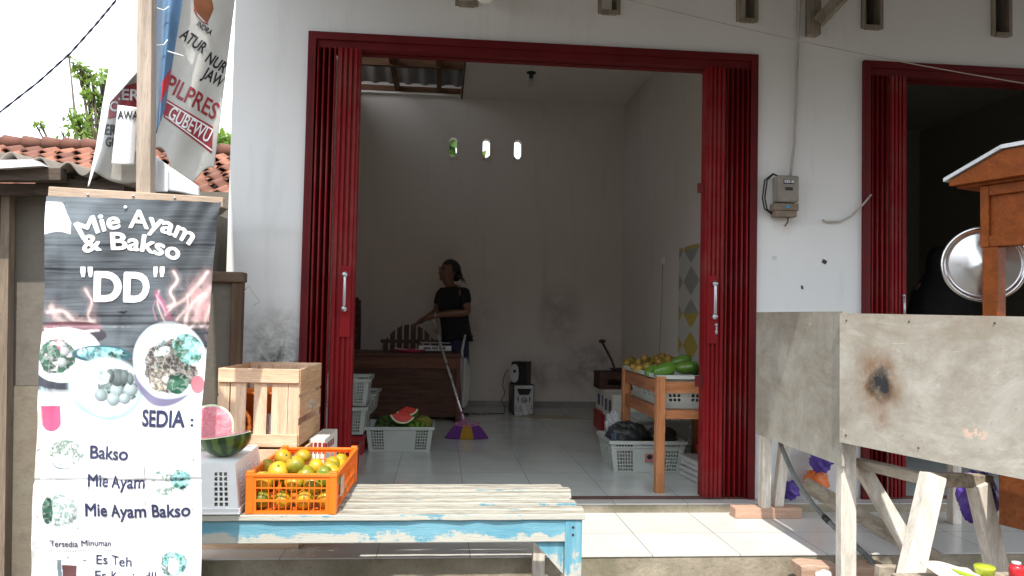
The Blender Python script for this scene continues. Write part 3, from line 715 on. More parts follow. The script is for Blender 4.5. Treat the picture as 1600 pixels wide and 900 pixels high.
def smooth(pth, n=26):
    t = np.linspace(0, len(pth)-1, n); k = np.arange(len(pth)); x = np.interp(t, k, [p[0] for p in pth]); y = np.interp(t, k, [p[1] for p in pth])
    for _ in range(6): x[1:-1] = (x[:-2]+2*x[1:-1]+x[2:])/4; y[1:-1] = (y[:-2]+2*y[1:-1]+y[2:])/4
    return list(zip(x, y))
for pth, w, a in (([(276, 425), (285, 440), (268, 456), (282, 472), (266, 492)], 4, .75), ([(268, 480), (292, 472), (310, 452), (330, 426)], 6, .6), ([(290, 520), (298, 492), (306, 474), (324, 460)], 5, .7), ([(282, 500), (300, 480), (300, 462)], 4, .6),
                  ([(300, 515), (314, 500), (322, 512), (334, 478)], 5, .6), ([(310, 500), (318, 474), (334, 450)], 8, .35), ([(138, 452), (152, 472), (142, 492), (154, 512)], 5, .7), ([(84, 488), (108, 484), (128, 506), (152, 502)], 6, .65), ([(90, 480), (100, 500), (120, 508)], 9, .4), ([(255, 455), (254, 475), (266, 505)], 2, .7)):
    sp_ = smooth(pth); img = wisp(img, sp_, w*2.6, pink, a*.35); img = wisp(img, sp_, w*.9, lin(240, 218, 212), a)
img = wisp(img, smooth([(251, 458), (262, 476), (272, 496)]), 7, lin(170, 84, 118), .95); img = wisp(img, smooth([(252, 462), (259, 474), (266, 488)]), 2.5, lin(226, 170, 190), .9); img = wisp(img, smooth([(250, 470), (246, 482), (254, 500)]), 2, lin(200, 120, 140), .9)
# white lower field
edge = 560+22*np.sin((px-60)/70)+10*(fbm(px/12, py/12, 91, 3)-.5)
edge = np.where(px < 120, 610, edge)
img = over(img, lin(246, 249, 250), sst(-8, 8, py-edge))
img = over(img, lin(175, 200, 205), sst(0, 10, py-575)*sst(640, 610, py)*sst(112, 80, px)*.7*sst(.3, .7, fbm(px/3, py/30, 77, 2)))
def ell(cx, cy, rx, ry, ang=0):
    a = rad(ang); x = (px-cx)*math.cos(a)+(py-cy)*math.sin(a); y = -(px-cx)*math.sin(a)+(py-cy)*math.cos(a)
    return np.hypot(x/rx, y/ry), x/rx, y/ry
def disc(img, cx, cy, rx, ry, col, ang=0, soft=.04): d, _, _ = ell(cx, cy, rx, ry, ang); return over(img, col, sst(1+soft, 1-soft, d))
def food(img, cx, cy, rx, ry, cols, fs, seed, ang=0):
    fs = fs*1.7; d, x, y = ell(cx, cy, rx, ry, ang); n = fbm(px/fs+seed, py/fs, seed, 4); n2 = fbm(px/fs*.5, py/fs*.5+seed, seed+9, 2); hi = np.abs(fbm(px/fs*1.3, py/fs*1.3, seed+19, 3)-.5)*2
    e_ = .97+.3*(n-.5); a = sst(.05, -.05, d-e_)
    k = np.clip((n-.25)*2, 0, .999)*(len(cols)-1); i = k.astype(int); f = (k-i)[..., None]; C = np.array(cols)
    col = C[i]*(1-f)+C[np.minimum(i+1, len(cols)-1)]*f
    col = col*(.55+.9*n2)[..., None]; col = col+sst(.16, .02, hi)[..., None]*.22
    return over(img, col, a)
def ballp(img, cx, cy, r, col, ry=None):
    d, x, y = ell(cx, cy, r, ry or r); sh = np.clip(1.05-.55*np.hypot(x+.35, y+.4), .25, 1.2)
    return over(img, np.array(col)*(sh*(.85+.3*fbm(px/3, py/3, 13, 2)))[..., None], sst(1.06, .94, d))
teal, dteal, wht, slate, aqua = lin(74, 118, 96), lin(30, 58, 48), lin(240, 246, 246), lin(80, 84, 90), lin(150, 215, 215)
# left bowl and chopping board behind it
img = disc(img, 118, 520, 55, 16, lin(66, 62, 70), 4); img = disc(img, 116, 512, 50, 10, lin(120, 84, 92)); img = wisp(img, [(80, 514), (110, 520), (160, 516)], 3.5, wht, .95)
img = disc(img, 104, 552, 60, 40, wht, -6); img = disc(img, 96, 592, 46, 14, lin(70, 74, 84), 6)
img = disc(img, 110, 566, 50, 30, wht)
img = food(img, 98, 556, 31, 28, [dteal, teal, lin(60, 66, 62), wht], 7, 101, 8)
img = ballp(img, 112, 548, 7, lin(215, 220, 222)); img = ballp(img, 108, 565, 7.5, lin(200, 208, 210)); img = wisp(img, [(96, 530), (106, 545), (112, 525)], 4, lin(190, 110, 130), .9)
# middle bowl
img = disc(img, 166, 553, 44, 14, lin(58, 96, 108), 2); img = food(img, 166, 552, 40, 11, [dteal, aqua, lin(70, 110, 120), wht], 8, 121, 2)
img = disc(img, 172, 608, 55, 48, lin(150, 182, 186), 0, .05); img = disc(img, 170, 604, 53, 46, lin(206, 226, 228), 0, .12); img = disc(img, 171, 600, 51, 40, lin(250, 252, 252), 0, .05)
d_, _, _ = ell(170, 601, 53, 42); img = over(img, lin(196, 220, 224), sst(.035, .0, np.abs(d_-1))*.8); img = food(img, 188, 602, 33, 29, [lin(40, 52, 56), lin(96, 112, 112), lin(150, 168, 168), dteal], 6, 131)
for cx, cy, r in ((186, 609, 10), (208, 608, 10.5), (161, 617, 10), (181, 623, 10.5), (199, 622, 8.5)): img = ballp(img, cx, cy, r, lin(196, 214, 218))
for cx, cy, r, q in ((188, 590, 10, 13), (178, 586, 6, 11), (199, 588, 6, 11), (208, 592, 5, 9)): img = ballp(img, cx, cy, r, lin(128, 142, 142), q)
img = food(img, 160, 588, 18, 12, [wht, lin(170, 190, 190), wht], 4, 141)
# right plate
img = disc(img, 264, 574, 50, 60, lin(126, 122, 150), 10); img = disc(img, 270, 562, 56, 58, lin(248, 250, 252)); img = disc(img, 272, 566, 46, 50, lin(232, 240, 246))
d_, _, _ = ell(270, 562, 57, 59); img = over(img, lin(190, 204, 218), sst(.03, .0, np.abs(d_-1))*.8); img = food(img, 272, 572, 42, 42, [lin(34, 38, 38), lin(94, 78, 74), lin(60, 64, 62), lin(150, 140, 132), dteal], 6, 151)
img = food(img, 300, 545, 22, 26, [dteal, teal, aqua, lin(220, 240, 236)], 7, 161, -30); img = food(img, 283, 598, 14, 18, [dteal, lin(28, 84, 62), teal], 9, 171, 20)
img = food(img, 254, 592, 16, 18, [lin(190, 180, 160), lin(90, 82, 76), lin(220, 214, 200)], 4, 181); img = disc(img, 312, 600, 11, 14, lin(196, 120, 132))
img = wisp(img, [(276, 508), (268, 522), (260, 540)], 3.4, lin(40, 130, 140), .95); img = food(img, 262, 548, 14, 7, [teal, wht, teal], 5, 191, -20)
# pink tag, small dishes
img = over(img, lin(228, 96, 136), (sst(71, 73, px)*sst(104, 102, px)*sst(631, 633, py)*(np.hypot((px-87)/16, np.maximum(py-656, 0)/16) < 1)).astype(float))
def dish(img, cx, cy, rx, ry, cols, seed, rim=lin(226, 244, 246), base=None):
    if base is not None: img = disc(img, cx-2, cy+ry*.45, rx*.9, ry*.75, base)
    img = disc(img, cx, cy, rx*1.12, ry*1.12, rim); return food(img, cx, cy, rx, ry, cols, 4.5, seed)
img = dish(img, 108, 706, 26, 21, [lin(150, 170, 150), wht, lin(96, 120, 100), wht], 201, base=lin(60, 72, 96))
img = dish(img, 270, 750, 28, 22, [wht, lin(226, 232, 230), teal, wht], 211); img = food(img, 285, 748, 13, 15, [teal, aqua, dteal], 4, 221, 30)
img = dish(img, 98, 796, 28, 26, [lin(150, 176, 172), lin(220, 226, 222), lin(90, 120, 112), wht], 231); img = food(img, 78, 796, 8, 22, [teal, dteal], 4, 241)
img = dish(img, 272, 880, 21, 20, [teal, aqua, dteal, wht], 251); img = disc(img, 272, 884, 8, 13, lin(240, 248, 248))
img = disc(img, 104, 900, 19, 29, lin(214, 226, 230)); img = over(img, lin(96, 62, 62), ((np.abs(px-107) < 12) & (py > 884) & (py < 940)).astype(float)); img = over(img, lin(60, 76, 90), ((np.abs(px-91) < 3) & (py > 875) & (py < 940)).astype(float)*.8)
# white cloth badge top left and its dark rim
bx, by = px-78, py-388
badge = (py < 366+2.5*np.sin(px/9)) & (py > 317) & (px < 119-.5*np.maximum(0, 350-py)) & (np.hypot(np.maximum(px-88, 0)/32, np.minimum(py-352, 0)/35) < 1.06)
img = over(img, lin(252, 252, 252), badge.astype(float))
# wear: creases, dirty left hem and grey drips
img = over(img, lin(150, 140, 126), ((uu < .035) & (py > 640)).astype(float)*.55*sst(.3, .6, fbm(px/3, py/9, 301, 3)))
img = over(img, lin(80, 76, 76), sst(1.2, .3, np.abs(px-192-3*np.sin(py/40)))*sst(655, 665, py)*sst(745, 730, py)*.7)
img = over(img, lin(120, 116, 112), sst(1, .3, np.abs(px-231))*sst(.5, .6, fbm(px*0, py/7, 311, 2))*((py > 665) & (py < 790)))
spots = sst(.86, .90, fbm(px/4, py/4, 321, 2)); img = over(img, lin(70, 66, 66), spots*sst(640, 700, py)*.8)
img = np.clip(img, 0.004, .80)
# mesh
V = []; 
for j in range(NV+1):
    for i in range(NU+1): V.append(surf(px[j, i], py[j, i]))
F = [(j*(NU+1)+i, (j+1)*(NU+1)+i, (j+1)*(NU+1)+i+1, j*(NU+1)+i+1) for j in range(NV) for i in range(NU)]
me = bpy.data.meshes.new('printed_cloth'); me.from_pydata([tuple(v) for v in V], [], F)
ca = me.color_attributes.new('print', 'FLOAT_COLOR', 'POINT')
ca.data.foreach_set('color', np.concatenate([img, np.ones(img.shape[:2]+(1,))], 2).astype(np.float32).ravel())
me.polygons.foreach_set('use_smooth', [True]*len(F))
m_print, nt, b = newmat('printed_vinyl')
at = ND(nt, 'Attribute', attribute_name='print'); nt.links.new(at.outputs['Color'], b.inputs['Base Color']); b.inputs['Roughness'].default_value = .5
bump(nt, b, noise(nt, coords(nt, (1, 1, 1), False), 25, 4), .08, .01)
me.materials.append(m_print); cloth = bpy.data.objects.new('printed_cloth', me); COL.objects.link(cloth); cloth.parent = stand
m_ink_w = M('white_print_ink', (.80, .80, .80), .5, .02, bmp=0); m_ink_b = M('navy_print_ink', (.035, .04, .10), .5, .1, bmp=0)
def put_text(mb, body, cx, cy, hgt, width=None, bold=.0, ang=0, arc=0, shear=0, sf=None, off=.0018, skew=0):
    """letters laid on a printed surface; centre and cap height as measured on it"""
    sf = sf or surf; vs, fs = text_faces(body, 1, 0, shear)
    xs = [v.x for v in vs]; W_ = max(xs)-min(xs); mid = (max(xs)+min(xs))/2; k = hgt/.70; kx = (width/W_) if width else k
    a = rad(ang); ex = bold*.85
    for e, (dx, dy) in enumerate(((0, 0), (1, 0), (-1, 0), (0, 1), (0, -1), (.7, .7), (-.7, .7), (.7, -.7), (-.7, -.7)) if ex else ((0, 0),)):
        out = []
        for v in vs:
            x = (v.x-mid+dx*ex)*kx; y = (v.y-.34+dy*ex)*k
            if arc:
                th = x/arc; R = arc+y; x, y = R*math.sin(th), R*math.cos(th)-arc
            X = cx+x*math.cos(a)+y*math.sin(a); Y = cy-(-x*math.sin(a)+y*math.cos(a))+x*skew
            out.append(sf(X, Y, off+.0001*e))
        mb.add(out, fs)
    return mb
def line(args, mat, sf=None, off=.0018, parent=None, name='lettering'):
    mb = MB()
    for a in args: put_text(mb, *a, sf=sf, off=off)
    return mb.build(name, mat, parent or cloth, fix=False)
for a in ((('Mie Ayam', 220, 344, 27, 186, .036, 3, 175),), (('& Bakso', 212, 379, 26, 154, .036, 5, 260),), (('"', 142, 440, 40, 17, .02), ('DD', 196, 449, 44, 82, .05, 1), ('"', 254, 440, 40, 16, .02))): line(a, m_ink_w)
for a in ((('SEDIA', 260, 652, 25, 64, .035, 2), (':', 303, 656, 17, 4, .02, 2)), (('Bakso', 174, 706, 20, 62, .024, 1),), (('Mie Ayam', 185, 750, 19, 90, .024, 1),), (('Mie Ayam Bakso', 216, 796, 20, 162, .026, 0),),
          (('Tersedia Minuman :', 129, 849, 10, 101, .004, 0),), (('-', 131, 875, 10, 5), ('Es Teh', 179, 875, 15, 60, .004, 0)), (('Es Kopi, dll', 196, 900, 15, 98, .004, 0),)): line(a, m_ink_b)
line([('.', 79+3.6*k, 857-.02*k, 9, 1.6, .0) for k in range(40)], m_ink_b, name='dotted_rule')
m_stand = WOOD('raw_stand_timber', (.43, .35, .285), (.30, .24, .19), 'z', .8)
m_stand_x = WOOD('raw_stand_crossbar', (.50, .385, .295), (.37, .27, .195), 'x', .8)
mb = MB(); mb.bar(P(78, 300, Y=BY)-SL, P(350, 317, Y=BY)-SL, .026, .033); mb.build('crossbar', m_stand_x, stand, bevel=.003)
for x, y in ((137, 304), (208, 306), (273, 309)):
    mb = MB(); c = P(x, y, Y=BY-.017)-SL; mb.ball(c, (.004, .003, .004), 8, 6); mb.build('nail', m_steel, stand)
mb = MB(); mb.bar(P(223, 960, Y=BY+.035)-SL, P(231, -120, Y=BY+.035)-SL, .046, .05, up=(0, 1, 0)); mb.build('post', m_stand, stand, bevel=.003)
mb = MB(); c = P(196, 324, Y=BY-.03)-SL; mb.ball(c, (.006, .004, .006), 10, 6); mb.build('pin', m_ink_w, stand)

# ------------------------------------------------------------------ torn campaign banners tied to the same post
m_vinyl = M('weathered_white_vinyl', (.52, .51, .47), .55, .14, 4, (.38, .36, .31), (.55, .8), 6, .2, 18, dist=.01)
m_vinyl_w = M('white_vinyl_back', (.72, .74, .76), .5, .06, 4, bmp=.2, bs=14, dist=.01)
m_vinyl_blue = M('blue_vinyl', (.10, .20, .34), .5, .25, 6, (.03, .05, .1), bmp=.2, bs=16, dist=.01)
m_ink_red = M('dark_red_ink', (.30, .03, .04), .5, .15, bmp=0); m_ink_k = M('black_ink', (.018, .018, .02), .5, .1, bmp=0); m_ink_brown = M('brown_ink', (.28, .09, .03), .5, .3, 20, bmp=0)
HY_ = -1.53
def quad_surf(corners, Y, wave, org):
    tl, tr, br, bl_ = corners
    def at(u, v, off=0):
        x = (tl[0]*(1-u)+tr[0]*u)*(1-v)+(bl_[0]*(1-u)+br[0]*u)*v; y = (tl[1]*(1-u)+tr[1]*u)*(1-v)+(bl_[1]*(1-u)+br[1]*u)*v
        return P(x, y, Y=Y+wave(u, v)-off)-org
    return at
def sheet(at, nu=40, nv=60, edge=None):
    mb = MB(); mb.grid((lambda u, v: at(u, v)) if edge is None else (lambda u, v: at(u, v*edge(u))), nu, nv); return mb
# right hand banner
t = thing('campaign_banner', 'grey vinyl campaign banner with red GUBEWU lettering hanging right of the post', 'banner', P(300, 300, Y=HY_)); o_ = t.location.copy()
cr = ((282, -40), (372, -40), (330, 300), (236, 262))
wv = lambda u, v: .06+.27*u+.014*math.sin(u*7+v*2)-.02*v*u + .010*math.sin(v*9+u*11)*v
atR = quad_surf(cr, HY_, wv, o_)
edge = lambda u: .90+.11*math.sin(u*2.9)**2 - .03*abs(math.sin(u*9))
mb = sheet(atR, 60, 90, edge); vin = mb.build('vinyl_sheet', m_vinyl, t, solid=.0012)
def uvpx(at, cr):
    """inverse of the sheet: print place -> sheet point (few Newton steps)"""
    def f(x, y, off=0):
        u = v = .5
        for _ in range(12):
            tl, tr, br, bl_ = cr
            X = (tl[0]*(1-u)+tr[0]*u)*(1-v)+(bl_[0]*(1-u)+br[0]*u)*v; Y = (tl[1]*(1-u)+tr[1]*u)*(1-v)+(bl_[1]*(1-u)+br[1]*u)*v
            xu = (tr[0]-tl[0])*(1-v)+(br[0]-bl_[0])*v; xv = (bl_[0]*(1-u)+br[0]*u)-(tl[0]*(1-u)+tr[0]*u)
            yu = (tr[1]-tl[1])*(1-v)+(br[1]-bl_[1])*v; yv = (bl_[1]*(1-u)+br[1]*u)-(tl[1]*(1-u)+tr[1]*u)
            det = xu*yv-xv*yu; dx, dy = x-X, y-Y; u += (dx*yv-dy*xv)/det; v += (dy*xu-dx*yu)/det
        return at(min(max(u, .004), .996), v, off)
    return f
sR = uvpx(atR, cr)
for a in (('ATUR', 303, 64, 17, 44, .03, 36), ('NUR', 339, 98, 17, 34, .03, 34), ('JAW', 334, 121, 18, 34, .03, 30), ('INDRA', 320, 44, 8, 27, .02, 36)): line([a], m_ink_k, sR, .003, vin)
mb = MB(); put_text(mb, 'PILPRES', 301, 152, 26, 84, .016, 24, 0, 0, sR, .003, .16); mb.build('red_lettering', m_ink_red, vin, fix=False)
BC = ((257, 153), (333, 198), (331, 240), (256, 183))
def band(u, v, off): return sR((BC[0][0]*(1-u)+BC[1][0]*u)*(1-v)+(BC[3][0]*(1-u)+BC[2][0]*u)*v, (BC[0][1]*(1-u)+BC[1][1]*u)*(1-v)+(BC[3][1]*(1-u)+BC[2][1]*u)*v, off)
mb = MB(); mb.grid(lambda u, v: band(u, v, .0022), 20, 12); mb.build('red_band', m_ink_red, vin, fix=False)
mb = MB()
for v0 in (.09, .85): mb.grid(lambda u, v, v0=v0: band(.03+.97*u, v0+.06*v, .0032), 20, 2)
mb.build('band_outline', m_ink_w, vin, fix=False)
mb = MB(); put_text(mb, 'GUBEWU', 297, 194, 21, 70, .016, 26, 0, 0, sR, .0042, .12); mb.build('white_lettering', m_ink_w, vin, fix=False)
mb = MB()
mb.add([sR(x, y, .003) for x, y in ((303, -6), (331, -2), (334, 14), (324, 37), (303, 14))], [(0, 1, 2, 3, 4)]); mb.build('emblem', m_ink_brown, vin, fix=False)
mb = MB(); mb.tube([sR(x, y, .004) for x, y in ((303, 14), (308, 24), (316, 34), (325, 38))], .0016, 5); mb.build('emblem_border', m_ink_red, vin)
# blue folded edge with its rope
t2 = thing('campaign_banner', 'rolled blue and red vinyl banner tied between the post and the grey banner', 'banner', P(262, 250, Y=HY_+.02)); o2 = t2.location.copy()
cb = ((240, -40), (292, -40), (258, 170), (236, 230))
atB = quad_surf(cb, HY_+.035, lambda u, v: .03*math.cos(u*6)-.01*v, o2)
sheet(atB, 40, 50).build('vinyl_sheet', m_vinyl_blue, t2, solid=.0012)
mb = MB(); mb.grid(lambda u, v: atB(.52+.46*u, .70+.14*v, .004), 10, 8); mb.build('red_band', M('bright_red_vinyl', (.45, .03, .04), .5, .2), t2)
for pp in (((244, 12), (256, 16), (264, 10)), ((245, 71), (256, 70), (262, 62)), ((262, 80), (275, 84), (288, 88))):
    mb = MB(); mb.tube([P(x, y, Y=HY_-.02)-o2 for x, y in pp], .002, 6); mb.build('tie_rope', m_white_plastic, t2)
#, (256, 16), (264, 10))], .0022, 6); mb.tube([P(x, y, Y=HY_-.02)-o2 for x, y in ((245, 71), (256, 70), (262, 62))], .0022, 6); mb.tube([P(x, y, Y=HY_-.02)-o2 for x, y in ((262, 80), (275, 84), (288, 88))], .0018, 6); mb.build('tie_rope', m_white_plastic, t2)
# left banner: white reverse curling over the printed face
t3 = thing('campaign_banner', 'white backed vinyl banner curling to a point left of the post', 'banner', P(180, 280, Y=HY_)); o3 = t3.location.copy()
mb = MB()
L_ = [(184, -40), (180, 40), (172, 95), (160, 165), (150, 230), (137, 292)]; R_ = [(219, -40), (218, 60), (216, 112), (172, 160), (158, 235), (139, 291)]
def curl(u, v):
    q = v*(len(L_)-1); i = min(int(q), len(L_)-2); f = q-i
    a = (L_[i][0]*(1-f)+L_[i+1][0]*f, L_[i][1]*(1-f)+L_[i+1][1]*f); c = (R_[i][0]*(1-f)+R_[i+1][0]*f, R_[i][1]*(1-f)+R_[i+1][1]*f)
    return P(a[0]*(1-u)+c[0]*u, a[1]*(1-u)+c[1]*u, Y=HY_-.035+.05*(1-u)-.02*math.sin(math.pi*u)+.012*math.sin(v*6))-o3
mb.grid(curl, 20, 60); mb.build('curled_back', m_vinyl_w, t3, solid=.0012)
cf = ((186, 90), (224, 60), (214, 292), (141, 272))
atF = quad_surf(cf, HY_+.02, lambda u, v: .015*math.sin(u*6+v*3), o3); sF = uvpx(atF, cf)
fr = sheet(atF, 30, 40, lambda u: .96+.05*math.sin(u*3)).build('printed_face', m_vinyl, t3, solid=.0012)
mb = MB(); mb.grid(lambda u, v: sF(172+46*u-3*v, 140-12*u+46*v, .0025), 12, 12); mb.build('red_band', m_ink_red, fr, fix=False)
mb = MB(); put_text(mb, '.ER', 201, 148, 17, 32, .03, 2, 0, 0, sF, .004); put_text(mb, 'C', 178, 166, 15, 12, .03, 4, 0, 0, sF, .004); mb.build('white_lettering', m_ink_w, fr, fix=False)
for a in (('ERA', 178, 203, 16, 28, .03, 4), ('GU', 174, 222, 14, 18, .03, 8)): line([a], m_ink_k, sF, .0036, fr)
# rolled white strip hanging in front of the printed face
t4 = thing('campaign_banner', 'short white rolled vinyl strip reading AWA close beside the post', 'banner', P(195, 255, Y=HY_)); o4 = t4.location.copy()
cs = ((184, 164), (216, 168), (210, 258), (174, 256))
atS = quad_surf(cs, HY_-.03, lambda u, v: .02*math.cos((u-.5)*3.4)*-1, o4); sS = uvpx(atS, cs)
st_ = sheet(atS, 24, 30).build('vinyl_sheet', m_vinyl_w, t4, solid=.0012)
mb = MB(); put_text(mb, 'AWA', 200, 180, 13, 32, .03, 2, 0, 0, sS, .003); mb.build('black_lettering', m_ink_k, st_, fix=False)
# white scrap behind the foot of the post
mb = MB(); at5 = quad_surf(((238, 240), (262, 258), (262, 300), (234, 300)), HY_+.06, lambda u, v: .02*math.sin(u*5), Vector((0, 0, 0)))
mb.grid(lambda u, v: at5(u, v), 16, 16); mb.grid(lambda u, v: P(262+50*u, 268+30*v+8*u*v - 10*(1-v)*(1-u)+ 24*u*(1-v), Y=HY_+.05+.02*math.sin(u*6)), 14, 10)
tag(mb.build('vinyl_scrap', m_vinyl_w, solid=.0012), 'torn white vinyl scrap resting on the banner crossbar', 'vinyl scrap')
# ------------------------------------------------------------------ bench
def worn_blue(name, axis, zmid, zr):
    """blue paint rubbed off from below: bare wood under zmid, broken by noise"""
    m, nt, b = newmat(name); st = {'x': (1, 8, 8), 'z': (8, 8, 1)}[axis]
    v = coords(nt, st); n = noise(nt, v, 3.2, 8, .7); n2 = noise(nt, coords(nt, (1, 1, 1)), 5, 8, .75); n3 = noise(nt, coords(nt, [a*4 for a in st]), 5, 5, .7)
    c = mixc(nt, ramp(nt, n, .38, .6), (.10, .29, .38), (.17, .37, .45))
    tz = ND(nt, 'TexCoord'); sz = ND(nt, 'SeparateXYZ'); nt.links.new(tz.outputs['Object'], sz.inputs[0])
    wear = math_(nt, 'ADD', math_(nt, 'ADD', ramp(nt, n2, .3, .7, -.9, .9), ramp(nt, n, .3, .7, -.5, .5)), ramp(nt, sz.outputs[2], zmid-zr, zmid+zr, .6, -1.35))
    c = mixc(nt, ramp(nt, wear, -.12, .12), c, (.46, .45, .39))
    c = mixc(nt, ramp(nt, n3, .6, .75, 0, .7), c, (.20, .17, .13))
    nt.links.new(c, b.inputs['Base Color']); b.inputs['Roughness'].default_value = .6
    bump(nt, b, math_(nt, 'ADD', n2, n3), .35, .006); return m
m_bench_blue = worn_blue('flaking_blue_paint', 'x', .385, .04); m_bench_leg = worn_blue('flaking_blue_leg_paint', 'z', .33, .16); m_slat_edge = worn_blue('worn_slat_edge_paint', 'x', .47, .03)
m, nt, b = newmat('bleached_bench_slat')
v = coords(nt, (.9, 14, 14)); n = noise(nt, v, 3, 7, .7); n2 = noise(nt, coords(nt, (3, 50, 50)), 3, 5, .7); n3 = noise(nt, coords(nt, (1.2, 5, 5)), 3, 7, .75)
c = mixc(nt, ramp(nt, n, .35, .65), (.27, .25, .20), (.50, .475, .40)); c = mixc(nt, ramp(nt, n2, .47, .62, 0, .85), c, (.10, .085, .065)); c = mixc(nt, ramp(nt, n3, .62, .70, 0, .55), c, (.26, .40, .42))
nt.links.new(c, b.inputs['Base Color']); b.inputs['Roughness'].default_value = .85; bump(nt, b, math_(nt, 'ADD', n, n2), .6, .008); m_slat = m
bench = thing('slatted_bench', 'long weathered bench of pale slats on a flaking sky blue frame', 'bench', (-.25, -1.045, -.2))
ys = [-1.272, -1.19, -1.108, -1.025, -.945, -.88, -.82]
for i, y in enumerate(ys):
    w = .054 if i else .070; x1 = .555+random.uniform(-.012, .02)+(.012 if i == 0 else 0)
    mb = MB()
    n = 24; jag = [random.uniform(-.0035, .0035) for _ in range(n+1)]; jag2 = [random.uniform(-.0035, .0035) for _ in range(n+1)]
    top = [(-1.05+(1.05+x1)*k/n, y-w/2+jag[k]) for k in range(n+1)]; bot = [(-1.05+(1.05+x1)*k/n, y+w/2+jag2[k]) for k in range(n+1)]
    zz = random.uniform(-.004, .003)
    poly = [(a+.25, q+1.045, .428+zz) for a, q in top] + [(a+.25, q+1.045, .428+zz) for a, q in bot[::-1]]
    mb.prism(poly, (0, 0, .022)); o = mb.build('slat', [m_slat, m_slat_edge], bench, bevel=.003)
    for f_ in o.data.polygons:
        if f_.normal.y < -.7: f_.material_index = 1
mb = MB(); mb.bar((-.80, -.235, .386), (.765, -.235, .386), .083, .03, up=(0, 1, 0)); mb.build('apron', m_bench_blue, bench, bevel=.003)
mb = MB(); mb.bar((-.80, .235, .386), (.735, .235, .386), .07, .025, up=(0, 1, 0)); mb.build('apron', m_bench_blue, bench, bevel=.003)
for x in (.715, -.2):
    mb = MB(); mb.mm((x, -.215, .36), (x+.05, .215, .426)); mb.build('crosspiece', m_bench_leg, bench, bevel=.003)
mb = MB(); mb.mm((.735, -.254, -.03), (.80, -.205, .427)); mb.build('leg', m_bench_leg, bench, bevel=.004)
mb = MB(); mb.mm((-.78, -.254, -.03), (-.715, -.205, .427)); mb.build('leg', m_bench_leg, bench, bevel=.004)
for x0 in (.665, -.78):
    mb = MB(); mb.prism([(x0, .14, -.02), (x0+.05, .14, -.02), (x0+.05, .14, .33), (x0, .14, .33)], (0, .045, 0)); mb.build('leg', m_old_wood, bench, bevel=.003)
mb = MB(); mb.prism([(.733, -.236, .343), (.733, -.236, .22), (.62, -.236, .343)], (0, .024, 0)); mb.build('corner_gusset', m_bench_leg, bench)
for z in (.40, .372):
    mb = MB(); mb.ball((.765, -.2545, z), (.005, .0025, .005), 8, 6); mb.build('bolt', m_dark, bench)

# ------------------------------------------------------------------ plastic baskets and crates
def lines(parts):
    """cut lines of a row: list of (width, kind); returns positions 0..1 and kinds"""
    tot = sum(w for w, k in parts); x = 0; out = [0]; ks = []
    for w, k in parts: x += w; out.append(x/tot); ks.append(k)
    return out, ks
def holes_row(groups):
    """groups: ('s', width) solid or ('h', count, hole, bar) window"""
    p = []
    for g in groups:
        if g[0] == 's': p.append((g[1], 0))
        else:
            for i in range(g[1]): p += [(g[2], 1)] + ([(g[3], 0)] if i < g[1]-1 else [])
    return lines(p)
def basket(root, w, d, h, t, mat, front, side, rows, rimw=.014, band=None, bottom=True, wall='basket_wall'):
    """open plastic basket: base w x d at z=0, walls leaning out by t to the rim at z=h"""
    def wallp(a, b, c, e, row):
        us, uk = row; vs, vk = rows
        mb.panel(a, b, c, e, us, vs, lambda i, j: uk[i] and vk[j])
    mb = MB(); x, y = w/2, d/2; X, Y = x+t, y+t
    wallp((-x, -y, 0), (x, -y, 0), (X, -Y, h), (-X, -Y, h), front); wallp((x, y, 0), (-x, y, 0), (-X, Y, h), (X, Y, h), front)
    wallp((x, -y, 0), (x, y, 0), (X, Y, h), (X, -Y, h), side); wallp((-x, y, 0), (-x, -y, 0), (-X, -Y, h), (-X, Y, h), side)
    if bottom: mb.add([(-x, -y, .002), (x, -y, .002), (x, y, .002), (-x, y, .002)], [(0, 1, 2, 3)])
    o = mb.build(wall, mat, root, solid=.004)
    mb = MB(); r = rimw
    ring = lambda z0, z1, a, b_: [mb.mm((-X-a, -Y-a, z0), (X+a, -Y-a+b_, z1)), mb.mm((-X-a, Y+a-b_, z0), (X+a, Y+a, z1)), mb.mm((-X-a, -Y-a+b_, z0), (-X-a+b_, Y+a-b_, z1)), mb.mm((X+a-b_, -Y-a+b_, z0), (X+a, Y+a-b_, z1))]
    ring(h-.006, h+.002, r, r+.003)
    ring(h-.02, h-.006, r, .0035)
    mb.build('rim', mat, root, bevel=.002)
    if band:
        mb = MB(); f = band/h; X, Y = x+t*f, y+t*f; ring(band-.004, band+.004, .010, .0085); mb.build('band', mat, root, bevel=.002)
    return o
R_ROW = lines([(.012, 0)] + sum([[(.016, 1), (.006, 0)] for _ in range(6)], []) + [(.02, 0), (.012, 1), (.022, 0)])
R_ROW7 = lines([(.018, 0)] + sum([[(.015, 1), (.007, 0)] for _ in range(7)], []) + [(.018, 0)])
F_ROW = holes_row([('s', .035), ('h', 5, .012, .006), ('s', .21), ('h', 5, .012, .006), ('s', .035)])
S_ROW = holes_row([('s', .03), ('h', 4, .012, .006), ('s', .06), ('h', 4, .012, .006), ('s', .03)])
WF = holes_row([('s', .03), ('h', 3, .011, .006), ('s', .15), ('h', 3, .011, .006), ('s', .035)])
WS = holes_row([('s', .035), ('h', 3, .011, .006), ('s', .05), ('h', 3, .011, .006), ('s', .06), ('h', 3, .011, .006), ('s', .035)])
